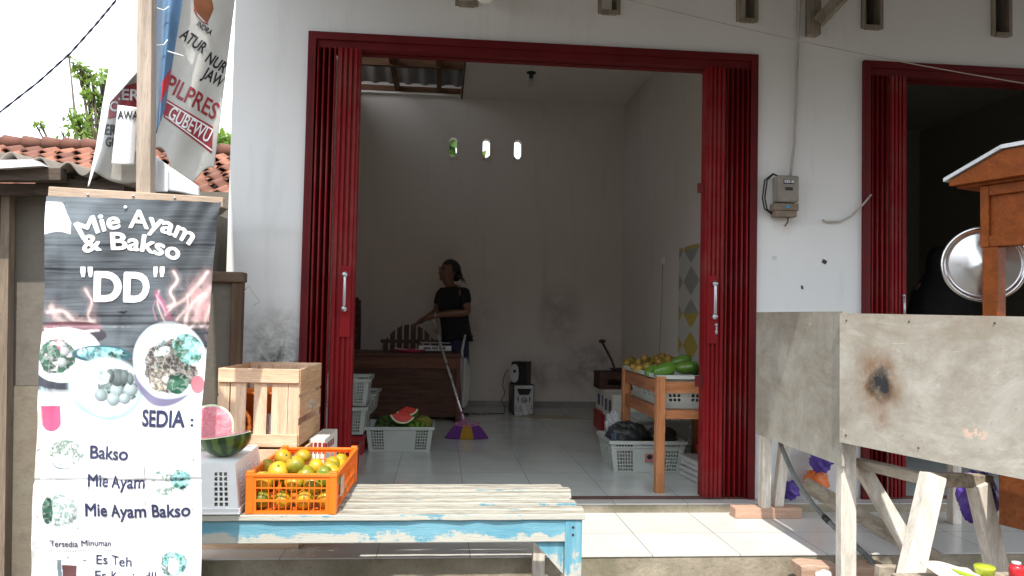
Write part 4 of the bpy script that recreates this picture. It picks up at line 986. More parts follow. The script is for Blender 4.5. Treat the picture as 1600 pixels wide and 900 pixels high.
# white crate lying upside down on the bench
wc = thing('plastic_crate', 'white perforated crate turned upside down on the bench under the cut watermelon', 'crate', (-.885, -1.09, .4325))
wc.rotation_euler = (math.pi, 0, rad(1.5))
basket(wc, .29, .40, .176, .022, m_white_plastic, WF, WS, lines([(.035, 0)]+sum([[(.014, 1), (.006, 0)] for _ in range(7)], [])+[(.025, 0)]), rimw=.006)
# orange fruit crate
oc = thing('fruit_crate', 'orange plastic lattice crate heaped with citrus on the blue bench', 'crate', (-.520, -1.015, .252), rad(-1.5))
ow, od, oh = .312, .56, .146
mb = MB()
def lat(a, b, c, e, ncol, open_row=True):
    us = [0, .10]; uk = [0]
    for k in range(ncol):
        for q in (.30, .70, 1.0): us.append(.10+.80*(k+q)/ncol-.004); uk.append(1); us.append(.10+.80*(k+q)/ncol+(.003 if q < 1 else .006)); uk.append(0)
    us[-1] = .90+.0; us[-2] = .892; us.append(1.0); uk.append(0)
    vs = [0, .05, .07, .30, .325, .355, .60, .63, .66, .86, .895, 1.0]; vk = [0, 1, 1, 1, 0, 1, 1, 0, 1, 1, 0]
    def hole(i, j): return uk[i] and j in (2, 3, 5, 6, 8) and j not in (3, ) if False else (uk[i] and j in (1, 2, 3, 5, 6, 8, 9) and not (j in (1, 3, 9)))
    mb.panel(a, b, c, e, us, vs, hole)
x, y, X, Y = ow/2, od/2, ow/2+.004, od/2+.004
lat((-x, -y, 0), (x, -y, 0), (X, -Y, oh), (-X, -Y, oh), 4); lat((x, y, 0), (-x, y, 0), (-X, Y, oh), (X, Y, oh), 4)
lat((x, -y, 0), (x, y, 0), (X, Y, oh), (X, -Y, oh), 6); lat((-x, y, 0), (-x, -y, 0), (-X, -Y, oh), (-X, Y, oh), 6)
mb.build('lattice_wall', m_orange_plastic, oc, solid=.004)
mb = MB(); mb.panel((-x, -y, .006), (x, -y, .006), (x, y, .006), (-x, y, .006), [k/12 for k in range(13)], [k/20 for k in range(21)], lambda i, j: i % 2 == 1 and j % 2 == 1); mb.build('base', m_orange_plastic, oc, solid=.004)
for sx in (-1, 1):
    for sy in (-1, 1):
        mb = MB(); cx, cy = sx*(X-.012), sy*(Y-.012); mb.box((cx+sx*.0015, cy+sy*.0015, oh/2+.004), (.028, .028, oh+.010)); mb.build('corner_post', m_orange_plastic, oc, bevel=.004)
mb = MB()
for a, b_ in (((-X-.005, -Y-.005, oh-.012), (X+.005, -Y+.008, oh)), ((-X-.005, Y-.008, oh-.012), (X+.005, Y+.005, oh)), ((-X-.005, -Y+.009, oh-.012), (-X+.007, Y-.009, oh)), ((X-.007, -Y+.009, oh-.012), (X+.005, Y-.009, oh))): mb.mm(a, b_)
mb.build('rim', m_orange_plastic, oc, bevel=.0025)
mb = MB()
mb.mm((X+.0035, -.20, .045), (X+.0065, -.12, .115)); mb.build('embossed_badge', M('pale_moulded_badge', (.7, .45, .35), .5, .2, 30), oc, bevel=.002)
# citrus fruit
def citrus_mat():
    m, nt, b = newmat('citrus_peel'); v = coords(nt, (1, 1, 1)); oi = ND(nt, 'ObjectInfo')
    n = noise(nt, v, 16, 4, .6); f = math_(nt, 'ADD', ramp(nt, n, .3, .7, -.28, .28), oi.outputs['Random'])
    c = mixc(nt, ramp(nt, f, .12, .78), (.09, .17, .012), (.62, .34, .014)); c = mixc(nt, ramp(nt, noise(nt, v, 40, 5, .7), .62, .78, 0, .6), c, (.22, .14, .04))
    nt.links.new(c, b.inputs['Base Color']); b.inputs['Roughness'].default_value = .36
    bump(nt, b, noise(nt, v, 260, 2), .25, .002); return m
m_citrus = citrus_mat(); m_stem = M('dry_stem', (.10, .12, .04), .8)
def fruit(name, r, mat, label, group, loc):
    t = thing(name, label, 'fruit', loc, 0, group); mb = MB()
    prof = []
    for k in range(15):
        th = math.pi*k/14; q = 1-.10*abs(math.cos(th))**6
        prof.append((r*math.sin(th), -r*.90*math.cos(th)*q))
    mb.lathe(prof, 24); mb.build('peel', mat, t)
    mb = MB(); mb.lathe([(0, 0), (.004, .001), (.0035, .004), (0, .005)], 8, (0, 0, r*.80)); mb.build('stem_button', m_stem, t); return t
proto = None; fr_rng = random.Random(4)
front = [(-.642, -1.250, .294), (-.566, -1.252, .293), (-.487, -1.252, .294), (-.410, -1.250, .293)]
mid = [(-.645, -1.235, .356), (-.53, -1.238, .354), (-.455, -1.243, .350), (-.395, -1.235, .360)]
low2 = [(-.40, -1.14, .294), (-.40, -1.03, .294), (-.40, -.92, .294), (-.40, -.82, .294), (-.40, -1.10, .36), (-.40, -.98, .36), (-.41, -.86, .36), (-.64, -1.15, .33), (-.56, -1.14, .33), (-.48, -1.14, .33)]
topf = [(297, 475, .385), (338, 492, .40), (355, 437, .425), (402, 465, .425), (432, 437, .41), (440, 502, .39), (482, 474, .40), (548, 466, .385), (515, 503, .385), (539, 487, .375), (278, 532, .372), (505, 530, .366), (395, 545, .36)]
sites = [(p, 0) for p in front] + [(p, 1) for p in mid+low2] + [((lambda p: (p.x, max(p.y, -1.232), p.z))(P(300+a/2.5, 540+b_/2.5, Z=z-.012)), 2) for a, b_, z in topf]
LB = ('round green yellow citrus behind the orange crate lattice', 'citrus fruit packed inside the orange lattice crate', 'glossy yellow green citrus heaped on top of the orange lattice crate')
for i, (p, k) in enumerate(sites):
    lab = LB[1 if k == 0 else k]
    r = .0375*fr_rng.uniform(.88, 1.10)
    if proto is None: o = proto = fruit('citrus', .0375, m_citrus, lab, 'citrus fruit in the orange crate', p)
    else: o = dup(proto, p, None, lab)
    s_ = r/.0375; o.scale = (s_, s_, s_); o.rotation_euler = (fr_rng.uniform(-1.2, .6), fr_rng.uniform(-1, 1), fr_rng.uniform(0, 6))
# cut watermelons
def rind_mat(name, dark, light, sc=1.0):
    m, nt, b = newmat(name); tc = coords(nt, (1, 1, 1)); s = ND(nt, 'SeparateXYZ'); nt.links.new(tc, s.inputs[0])
    tco = ND(nt, 'TexCoord'); s2 = ND(nt, 'SeparateXYZ'); nt.links.new(tco.outputs['Object'], s2.inputs[0])
    an = ND(nt, 'Math', operation='ARCTAN2'); nt.links.new(s2.outputs[1], an.inputs[0]); nt.links.new(s2.outputs[0], an.inputs[1])
    wob = ramp(nt, noise(nt, tc, 16, 5, .7), .2, .8, -1.6, 1.6)
    st = math_(nt, 'SINE', math_(nt, 'ADD', math_(nt, 'MULTIPLY', an.outputs[0], 11), wob))
    c = mixc(nt, ramp(nt, st, -.2, .5), dark, light); c = mixc(nt, ramp(nt, noise(nt, tc, 60, 5, .7), .5, .75, 0, .6), c, dark)
    nt.links.new(c, b.inputs['Base Color']); b.inputs['Roughness'].default_value = .3; return m
m_rind = rind_mat('watermelon_rind', (.02, .05, .012), (.09, .15, .03)); m_rind2 = rind_mat('bright_melon_rind', (.03, .11, .012), (.22, .34, .04))
m_pith = M('melon_pith', (.66, .70, .48), .4, .06)
m, nt, b = newmat('wrapped_melon_flesh'); v = coords(nt); n = noise(nt, v, 24, 6, .6, 1.5)
nt.links.new(mixc(nt, ramp(nt, n, .3, .7), (.62, .12, .17), (.72, .34, .38)), b.inputs['Base Color']); b.inputs['Roughness'].default_value = .2
b.inputs['Coat Weight'].default_value = .8; b.inputs['Coat Roughness'].default_value = .12; bump(nt, b, noise(nt, v, 30, 3, .5, 2), .5, .01); m_flesh_w = m
m_flesh = M('red_melon_flesh', (.62, .055, .04), .35, .2, 30, (.75, .2, .14), (.6, .8), 20, .3, 80)
def melon_half(label, r, mat_flesh, loc, rot, rind=m_rind, ry=1.0, name='cut_watermelon', group=None):
    t = thing(name, label, 'watermelon', loc, 0, group); t.rotation_euler = rot
    n = 12
    mb = MB(); mb.lathe([(r*math.cos(math.pi/2*k/n), -r*ry*math.sin(math.pi/2*k/n)) for k in range(n+1)], 40); mb.build('rind', rind, t)
    mb = MB(); mb.lathe([(r*.995, .0), (r*.99, .002), (r*.905, .0025)], 40); mb.build('pith', m_pith, t)
    mb = MB(); mb.lathe([(r*.91, .002), (r*.85, .005), (r*.5, .006), (0, .003)], 40); mb.build('flesh', mat_flesh, t)
    return t
c = P(352, 695, Y=-1.14)
melon_half('lower half watermelon, pink cut face up under cling film, on the white crate', .094, m_flesh_w, (c.x+.001, -1.14, .511), (rad(-6), rad(-7), .4), ry=.84)
melon_half('half watermelon standing with its pink cut face forward behind the other half', .090, m_flesh_w, (-.900, -1.02, .525), (rad(82), 0, rad(10)), ry=.6)

# ------------------------------------------------------------------ wooden crates stacked beside the door
def wood_crate(label, loc, w, d, h, rz, slats_front, open_top=True):
    t = thing('wooden_crate', label, 'crate', loc, rz, 'rough wooden fruit crates'); th = .012
    for y in (-d/2, d/2-th):
        for z, hh in ((h-.062, .062), (.0, .055)):
            mb = MB(); o_ = -.003 if y < 0 else .003
            mb.mm((-w/2, y+o_*3, z), (w/2, y+th+o_*3, z+hh)); mb.build('rail', m_crate_wood, t, bevel=.002)
        for x0, x1 in slats_front:
            mb = MB(); j = random.uniform(-.004, .004); mb.mm((x0*w-w/2, y+.004 if y < 0 else y-.001, .02), (x1*w-w/2, y+th+.001 if y < 0 else y+th-.006, h-.012+j)); mb.build('slat', m_crate_wood_z, t, bevel=.0015)
    for x in (-w/2, w/2-th):
        for z, hh in ((.0, .095), (.125, .095), (h-.115, .115)):
            mb = MB(); o_ = -.001 if x < 0 else .001; mb.mm((x+o_*4, -d/2+.006, z+.002), (x+th+o_*4, d/2-.006, z+hh-.002)); mb.build('slat', m_crate_wood_y, t, bevel=.0015)
        for y in (-d/2+th+.002, d/2-th-.032):
            mb = MB(); xx = x+th+.003 if x < 0 else x-.033; mb.mm((xx, y, .013), (xx+.028, y+.03, h-.012)); mb.build('corner_post', m_crate_wood_z, t)
    mb = MB(); mb.mm((-w/2+.015, -d/2+.015, .004), (w/2-.015, d/2-.015, .012)); mb.build('base', m_crate_wood, t)
    return t
SF = [(.0, .135), (.15, .34), (.44, .60), (.66, .86), (.865, .998)]
wood_crate('upper rough wooden crate holding orange plastic, stacked beside the red door', (-.785, -.44, .389), .355, .46, .345, rad(-3), SF)
wood_crate('lower rough wooden crate at the bottom of the stack, behind the bench', (-.80, -.465, -.047), .42, .48, .43, rad(-1), [(0, .2), (.22, .5), (.52, .8), (.82, 1)])
m_orange_dull = M('orange_bucket_plastic', (.70, .17, .02), .45, .15, 8)
t = thing('orange_tub', 'orange plastic tub lying inside the upper wooden crate', 'tub', (-.80, -.47, .405))
mb = MB(); mb.lathe([(.0, 0), (.10, 0), (.115, .20), (.122, .205), (.122, .215), (.11, .215), (.096, .01), (0, .01)], 32); mb.build('tub_body', m_orange_dull, t)
t = thing('orange_peel_ring', 'curled orange ring pressed against the slats of the upper wooden crate', 'ring', (-.868, -.632, .478)); mb = MB()
for k in range(3): mb.tube([(.032*math.cos(q/10*math.pi*2)*(1-.2*k), -.012+.012*k, .062*math.sin(q/10*math.pi*2)*(1-.2*k)) for q in range(11)], .010, 8)
mb.build('coil', m_orange_dull, t)
mb = MB(); mb.grid(lambda u, v: (.02*math.cos(u*6.28)*(1-.3*v)+.004*math.sin(u*30+v*9), .02*math.sin(u*6.28)*(1-.3*v), .12*v+.004*math.sin(u*22)), 20, 12)
tag(mb.build('plastic_bottle', m_clear, None, (-.762, -.61, .41)), 'small clear bottle between the slats of the upper wooden crate', 'bottle')
def crumple(label, loc, r, mat, seed, name='plastic_bag', cat='plastic bag', neck=False, amp=.18, rot=0):
    rng_ = np.random.default_rng(seed); rx, ry, rz_ = r; ph = rng_.uniform(0, 6, 12)
    def f(u, v):
        th = math.pi*v; q = 2*math.pi*u
        d = Vector((math.sin(th)*math.cos(q), math.sin(th)*math.sin(q), -math.cos(th)))
        k = 1+amp*(math.sin(d.x*5+ph[0]+d.z*4)*math.sin(d.y*6+ph[1])+.6*abs(math.sin(d.x*11+d.y*9+ph[2]))+.5*abs(math.sin(d.z*13-d.x*8+ph[3]))-.5)
        p = Vector((d.x*rx*k, d.y*ry*k, d.z*rz_*k))
        if neck and v > .72: s_ = 1-(v-.72)/.28*.75; p.x *= s_; p.y *= s_; p.z += (v-.72)*rz_*3.2
        return p
    mb = MB(); mb.grid(f, 48, 36); o = mb.build(name, mat, None, loc, rot); return tag(o, label, cat)
crumple('crinkled clear bag poking out of the right side of the wooden crate', (-.625, -.42, .55), (.03, .09, .03), m_clear, 2)
m_carton = M('white_card', (.70, .67, .60), .7, .08)
t = thing('printed_carton', 'small white carton with red print wedged under the wooden crate', 'carton', (-.545, -.30, .23), rad(-3))
mb = MB(); mb.mm((-.045, -.2, .0), (.03, .12, .168)); mb.build('carton_body', m_carton, t, bevel=.004)
mb = MB()
for k in range(4): mb.mm((.0302, -.18+.055*k, .11), (.0315, -.145+.055*k, .14))
for k in range(4): mb.mm((-.04+.02*k, -.2015, .10), (-.026+.02*k, -.2002, .15))
mb.build('red_print', m_ink_red, t)
t = thing('red_crate', 'red plastic crate standing just inside the left folding door', 'crate', (-.60, .62, .0))
m_red_plastic = M('red_plastic', (.36, .015, .02), .4, .15)
basket(t, .20, .36, .17, .012, m_red_plastic, holes_row([('s', .03), ('h', 4, .02, .012), ('s', .03)]), holes_row([('s', .03), ('h', 7, .02, .012), ('s', .03)]), lines([(.1, 0)]+[(.012, 1), (.01, 0)]*2+[(.05, 0)]))
# ------------------------------------------------------------------ inside the shop
desk = thing('shop_desk', 'dark wooden counter desk with the scale and pink tray at the back', 'desk', (-.36, 3.18, 0))
mb = MB(); mb.mm((-.56, -.26, .60), (.56, .26, .635)); mb.build('desk_top', m_desk, desk, bevel=.004)
mb = MB(); mb.mm((-.55, -.235, .495), (.515, -.215, .599)); mb.build('front_rail', WOOD('desk_rail_wood', (.21, .085, .045), (.12, .045, .025), 'x', .5), desk)
mb = MB(); mb.mm((-.53, -.21, .05), (.515, -.195, .494)); mb.build('front_board', m_desk, desk)
mb = MB(); mb.mm((.516, -.245, 0), (.552, .24, .599)); mb.build('end_panel', WOOD('desk_end_wood', (.20, .075, .05), (.12, .04, .03), 'z', .5), desk)
mb = MB(); mb.mm((-.555, -.245, 0), (-.532, .24, .599)); mb.build('end_panel', m_desk, desk)
m_scale = M('scale_plastic', (.55, .55, .54), .45, .1)
t = thing('digital_scale', 'grey digital weighing scale on the desk', 'scale', (-.045, 3.03, .6355))
mb = MB(); mb.prism([(-.15, -.06, .0), (-.15, -.05, .055), (-.15, .16, .065), (-.15, .18, 0)], (.30, 0, 0)); mb.build('scale_body', m_dark, t, bevel=.005)
mb = MB(); mb.prism([(-.15, -.066, .022), (-.15, -.057, .068), (-.15, -.045, .068), (-.15, -.052, .022)], (.30, 0, 0)); mb.build('display_panel', m_scale, t, bevel=.002)
for x0, x1 in ((-.105, -.04), (-.032, .03), (.038, .095)):
    mb = MB(); mb.prism([(x0, -.0675, .034), (x0, -.0635, .056), (x0, -.06, .056), (x0, -.064, .034)], (x1-x0, 0, 0)); mb.build('display', m_black, t)
mb = MB(); mb.mm((-.14, -.03, .088), (.14, .17, .094)); mb.build('weighing_plate', m_steel, t, bevel=.002)
mb = MB(); mb.mm((-.03, .04, .06), (.03, .10, .0875)); mb.build('plate_support', m_black, t)
t = thing('pink_tray', 'shallow pink plastic tray holding papers on the desk', 'tray', (-.275, 3.01, .636))
mb = MB(); mb.lathe([(0, .004), (.09, .004), (.155, .032), (.158, .030), (.092, 0), (0, 0)], 28); mb.build('tray_body', M('hot_pink_plastic', (.42, .03, .10), .4, .1), t)
mb = MB(); mb.box((-.08, .0, .03), (.12, .09, .004), Matrix.Rotation(.12, 3, 'Y')); mb.build('paper', m_carton, t); mb = MB(); mb.box((.10, .01, .032), (.12, .07, .004), Matrix.Rotation(-.1, 3, 'Y')); mb.build('paper', m_carton, t)
t = thing('wooden_chair', 'wooden chair with an arched slatted back behind the desk', 'chair', (-.30, 3.66, 0))
ch = WOOD('chair_wood', (.11, .06, .045), (.06, .032, .025), 'z', .5)
ztop = lambda x: .885-.24*(abs(x)/.29)**2.2
mb = MB(); mb.mm((-.27, -.10, .40), (.27, .28, .43)); mb.build('seat', ch, t, bevel=.005)
for k in range(8):
    x = -.262+k*.0675; mb = MB(); mb.prism([(x, -.135, .44), (x+.05, -.135, .44), (x+.05, -.135, ztop(x+.05)), (x+.025, -.135, ztop(x+.025)+.002), (x, -.135, ztop(x))], (0, .018, 0)); mb.build('back_slat', ch, t)
mb = MB(); mb.mm((-.285, -.117, .70), (.285, -.10, .735)); mb.mm((-.285, -.117, .50), (.285, -.10, .54)); mb.build('back_rail', ch, t)
for x in (-.27, .235):
    for y in (-.10, .24):
        mb = MB(); mb.mm((x, y, 0), (x+.035, y+.035, .399)); mb.build('leg', ch, t)
m_batik, nt, b = newmat('maroon_batik_cloth'); v = coords(nt); vo = ND(nt, 'TexVoronoi', feature='DISTANCE_TO_EDGE'); nt.links.new(noise(nt, v, 6, 3), vo.inputs['Vector']); vo.inputs['Scale'].default_value = 14
n = noise(nt, v, 14, 2, .5, 3)
nt.links.new(mixc(nt, math_(nt, 'MULTIPLY', ramp(nt, math_(nt, 'ABSOLUTE', math_(nt, 'SUBTRACT', n, .52)), .0, .022, 1, 0), .8), (.055, .022, .022), (.32, .25, .24)), b.inputs['Base Color']); b.inputs['Roughness'].default_value = .8
mb = MB(); mb.lathe([(0, 0), (.085, 0), (.105, .03), (.11, .3), (.108, .8), (.10, 1.10), (.07, 1.15), (0, 1.155)], 28); mb.grid(lambda u, v: (.11*math.cos(.5+u*1.2)*(1+.05*u), .11*math.sin(.5+u*1.2)*(1+.05*u)-.012, .02+1.1*v), 6, 2)
o = mb.build('rolled_mat', m_batik, None, (-.915, 3.80, 0)); tag(o, 'rolled maroon mat with pale batik swirls standing beside the desk', 'mat')
t = thing('white_cloth', 'white cloth hanging from the corner of the desk', 'cloth', (.225, 3.10, .59))
mb = MB(); mb.grid(lambda u, v: (-.03+.075*u*(.55+.6*math.sin(.5+v*2.2))+.01*v, -.02+.012*math.sin(u*11+v*2), -.47*v*(.9+.1*math.sin(u*3.1))), 24, 20); mb.build('drape', M('white_cotton', (.55, .54, .52), .85, .05), t, solid=.003)
# broom leaning on the desk edge
t = thing('broom', 'broom with a silver handle and purple and yellow bristles leaning on the desk', 'broom', (.205, 2.02, 0))
top = P(677, 500, Y=2.88); top = Vector((top.x-.205, .86, top.z)); mid = Vector((-.002, .035, .155))
mb = MB(); mb.tube([mid, mid.lerp(top, .5), top], .0105, 12); mb.tube([top.lerp(mid, .04), top], .0125, 12); mb.build('handle', M('silver_tube', (.62, .62, .62), .3, .1, metal=.6), t)
mb = MB(); mb.tube([mid-Vector((0, .004, .02)), mid+(top-mid)*.06], [.017, .013], 12)
pts = [(.10*math.cos(q/20*2*math.pi)+.025, .022*math.sin(q/20*2*math.pi)+.01, .118+.012*math.sin(q/20*2*math.pi)) for q in range(21)]
mb.tube(pts, .006, 8); mb.tube([mid, (-.03, .01, .12)], .006, 8); mb.tube([mid, (.03, .01, .115)], .006, 8); mb.build('head_frame', M('lilac_plastic', (.40, .12, .30), .4, .1), t)
m_brp = M('purple_bristle', (.16, .035, .26), .6, .3, 30, bmp=.8, bs=120, stretch=(8, 8, .6), dist=.01); m_bry = M('yellow_bristle', (.50, .27, .015), .6, .3, 30, bmp=.8, bs=120, stretch=(8, 8, .6), dist=.01)
def bristle(u0, u1, mat):
    mb = MB()
    def f(side):
        def g(u, v):
            q = u0+(u1-u0)*u; w = .09+.085*v**.8; x = .025+(q*2-1)*w; edge = 1-(abs(q*2-1))**3*.05*v
            return (x, side*(.02+.012*v)*(1-(q*2-1)**2*.6)+.01+.002*math.sin(q*160)*v, .112-.110*v*edge+.002*math.sin(q*230))
        return g
    mb.grid(f(-1), 26, 10); mb.grid(f(1), 26, 10); return mb.build('bristles', mat, t, solid=.004)
bristle(0, .34, m_brp); bristle(.34, .66, m_bry); bristle(.66, 1, m_brp)
# baskets with melons
WFR = holes_row([('s', .03), ('h', 5, .0115, .006), ('s', .225), ('h', 5, .0115, .006), ('s', .03)])
t = thing('plastic_basket', 'grey white perforated basket full of watermelons on the shop floor', 'basket', (-.275, 1.60, .001), rad(.5))
basket(t, .43, .34, .178, .022, m_grey_plastic, WFR, S_ROW, R_ROW7, rimw=.012)
mb = MB()
for x in (-.06, .06): mb = MB(); mb.prism([(x, -.172, .01), (x+.006, -.172, .01), (x+.006, -.192, .16), (x, -.192, .16)], (0, -.004, 0)); mb.build('rib', m_grey_plastic, t)
def melon(label, loc, r, mat, rot=(0, 0, 0), sc=(1, 1, 1)):
    t = thing('watermelon', label, 'watermelon', loc, 0, 'watermelons in the grey basket'); mb = MB(); mb.ball((0, 0, 0), r, 28, 18); o = mb.build('rind', mat, t); t.rotation_euler = rot; t.scale = sc
    mb = MB(); mb.lathe([(0, 0), (.006, .001), (.004, .01), (0, .012)], 8, (0, 0, r)); mb.build('stem', m_stem, t); return t
melon('dark green watermelon at the left front of the grey basket', (-.385, 1.55, .10), .092, m_rind, (1.2, .4, 0))
melon('bright green watermelon at the right front of the grey basket', (-.165, 1.55, .108), .098, m_rind2, (1.3, -.3, .4), (1.12, 1, .92))
melon('yellowish watermelon at the right rear of the grey basket', (-.115, 1.72, .135), .088, rind_mat('yellow_melon_rind', (.16, .19, .03), (.30, .29, .06)), (1.4, .2, 1))
melon('dull watermelon at the left rear under the red slices', (-.385, 1.72, .13), .096, m_rind, (1.5, 0, .4))
def wedge(label, loc, rot, r, ang=100):
    t = thing('watermelon_slice', label, 'watermelon slice', loc, 0, 'cut watermelon slices on the grey basket'); t.rotation_euler = rot
    a0, a1 = rad(-90-ang/2), rad(-90+ang/2); n = 20
    arc = lambda rr, y: [(rr*math.cos(a0+(a1-a0)*k/n), y, rr*math.sin(a0+(a1-a0)*k/n)) for k in range(n+1)]
    mb = MB(); f0 = arc(r*.86, -.045); f1 = arc(r*.86, .045)
    mb.prism([(0, -.04, 0)] + f0, (0, .085, 0)); mb.build('flesh', m_flesh, t, bevel=.004)
    mb = MB(); mb.prism(arc(r*.97, -.044)+arc(r*.865, -.044)[::-1], (0, .084, 0)); mb.build('pith', m_pith, t)
    mb = MB(); mb.prism(arc(r, -.043)+arc(r*.972, -.043)[::-1], (0, .082, 0)); mb.build('rind', m_rind2, t); return t
wedge('lower cut slice of red watermelon lying on the melons in the grey basket', (-.262, 1.54, .262), (rad(-28), rad(6), .05), .098, 132)
wedge('upper cut slice of red watermelon leaning on the lower slice', (-.235, 1.59, .288), (rad(-38), rad(-8), .12), .092, 124)
# white baskets stacked against the left door
t = thing('plastic_basket', 'lower white basket of the stack behind the left folding door', 'basket', (-.705, 1.52, .14), 0, 'white baskets stacked behind the left door')
basket(t, .36, .42, .19, .02, m_grey_plastic, F_ROW, S_ROW, R_ROW7)
b2 = dup(t, (-.70, 1.56, .335), rad(2), 'middle white basket of the stack behind the left folding door')
b3 = dup(t, (-.665, 1.72, .27), rad(-1), 'white basket holding a dark melon behind the stacked pair by the left door'); b3.scale = (1, 1, .8)
b3.location = (-.69, 2.05, .22)
t = thing('red_crate', 'low red crate carrying the stacked white baskets behind the left door', 'crate', (-.70, 1.50, .0)); basket(t, .36, .42, .132, .004, m_red_plastic, F_ROW, S_ROW, lines([(.2, 0), (.02, 1), (.2, 0)]), rimw=.003)
t = thing('wooden_stool', 'low wooden stool under the rear white basket by the left door', 'stool', (-.69, 2.05, 0)); mb = MB(); mb.mm((-.18, -.18, .19), (.18, .18, .218)); mb.build('seat', m_desk, t)
for x in (-.15, .12):
    for y in (-.15, .12): mb = MB(); mb.mm((x, y, 0), (x+.03, y+.03, .189)); mb.build('leg', m_desk, t)
t = thing('watermelon', 'dark watermelon lying in the rear white basket by the left door', 'watermelon', (-.66, 2.05, .33)); mb = MB(); mb.ball((0, 0, 0), .10, 24, 16); mb.build('rind', m_rind, t)

# loudspeakers
m_silver = M('silver_speaker_plastic', (.58, .58, .57), .35, .08, 8)
t = thing('subwoofer', 'silver fronted black subwoofer with a round volume knob on the floor', 'speaker', (.845, 3.66, .001), rad(4))
mb = MB(); mb.mm((-.105, -.09, 0), (.105, .20, .30)); mb.build('cabinet', m_black, t, bevel=.004)
mb = MB(); mb.mm((-.098, -.105, .006), (.098, -.0905, .294)); mb.build('front_panel', m_silver, t, bevel=.006)
mb = MB(); mb.prism([(-.075, -.107, .262), (.075, -.107, .262), (.05, -.107, .20), (-.05, -.107, .20)], (0, .006, 0)); mb.build('display_window', m_black, t)
mb = MB(); R_ = Matrix.Rotation(rad(90), 3, 'X'); mb.lathe([(.0, .03), (.022, .03), (.024, .0), (.03, 0), (.03, .006), (.0, .006)], 24, (0, -.105, .15), R_); mb.build('knob', m_steel, t)
for sx in (-1, 1):
    mb = MB(); mb.prism([(sx*.055, -.1065, .19), (sx*.068, -.1065, .16), (sx*.055, -.1065, .11)], (0, .003, 0)); mb.build('side_grille', m_black, t)
    for z in (.085, .065): mb = MB(); mb.ball((sx*.08, -.106, z), (.006, .003, .006), 10, 6); mb.build('jack', m_black, t)
mb = MB()
mb.lathe([(0, .003), (.022, .003), (.024, 0)], 20, (0, -.1055, .06), R_); mb.build('bass_port', m_black, t)
t = thing('satellite_speaker', 'black box speaker with a rounded silver baffle on top of the subwoofer', 'speaker', (.825, 3.68, .3025), rad(-22))
mb = MB(); mb.mm((-.075, -.08, 0), (.085, .10, .225)); mb.build('cabinet', m_black, t, bevel=.004)
mb = MB(); mb.prism([(-.02+.045*math.cos(q/12*2*math.pi)*1-.018, -.092, .11+.095*math.copysign(abs(math.sin(q/12*2*math.pi))**.7, math.sin(q/12*2*math.pi))) for q in range(12)], (0, .0115, 0)); mb.build('baffle', m_silver, t, bevel=.004)
mb = MB(); mb.mm((-.05, -.095, .115), (-.022, -.0925, .145)); mb.build('tweeter', m_black, t)
mb = MB(); mb.tube([(.70, 3.72, .44), (.66, 3.70, .38), (.645, 3.68, .28), (.67, 3.68, .2), (.63, 3.66, .13), (.665, 3.66, .08), (.66, 3.6, .008), (.4, 3.55, .006), (.05, 3.72, .006)], .0045, 6); tag(mb.build('speaker_cable', m_black), 'black cable drooping beside the loudspeakers', 'cable')
t = thing('power_strip', 'white power strip lying against the foot of the subwoofer', 'power strip', (.85, 3.52, .0), rad(30))
mb = MB(); mb.box((0, 0, .05), (.05, .035, .13), Matrix.Rotation(rad(-24), 3, 'Y')); mb.build('strip_body', m_white_plastic, t, bevel=.006)
mb = MB(); mb.box((-.07, -.01, .02), (.085, .04, .035), Matrix.Rotation(.3, 3, 'Z')); mb.build('adapter', m_white_plastic, t, bevel=.006)
rr = random.Random(12)
for k in range(16):
    mb = MB(); x, y = rr.uniform(.95, 1.42), rr.uniform(3.25, 3.55); a = rr.uniform(-.6, .6); L_ = rr.uniform(.12, .3)
    mb.tube([(x-L_*math.cos(a), y-L_*.4*math.sin(a), .005), (x, y+.02, .004+.008*rr.random()), (x+L_*.9*math.cos(a), y+L_*.4*math.sin(a), .005)], .0032, 5)
    tag(mb.build('straw', M('dry_straw', (.42, .36, .26), .8) if k == 0 else bpy.data.materials['dry_straw']), 'loose dry straw on the shop floor near the back wall', 'straw', 'loose straws on the shop floor')
for k in range(5):
    mb = MB(); x, y = .3+.06*k, 3.56+.02*k; mb.tube([(x, y, .005), (x+.05, y+.03, .02), (x+.13, y-.02, .005)], .003, 5); tag(mb.build('straw', bpy.data.materials['dry_straw']), 'pale cord end lying on the floor beside the desk', 'straw', 'pale cord ends on the floor')
mb = MB(); mb.tube([(1.28+.05*math.cos(q/14*2*math.pi), 3.52, .06+.055*math.sin(q/14*2*math.pi)) for q in range(15)], .004, 6); tag(mb.build('wire_loop', m_conduit), 'thin wire loop standing on the floor near the white boxes', 'wire loop')
mb = MB(); mb.mm((-1.01, 4.17, .0), (1.985, 4.1885, .07)); mb.build('skirting', M('dusty_skirting_tile', (.33, .31, .28), .4, .15), shop)

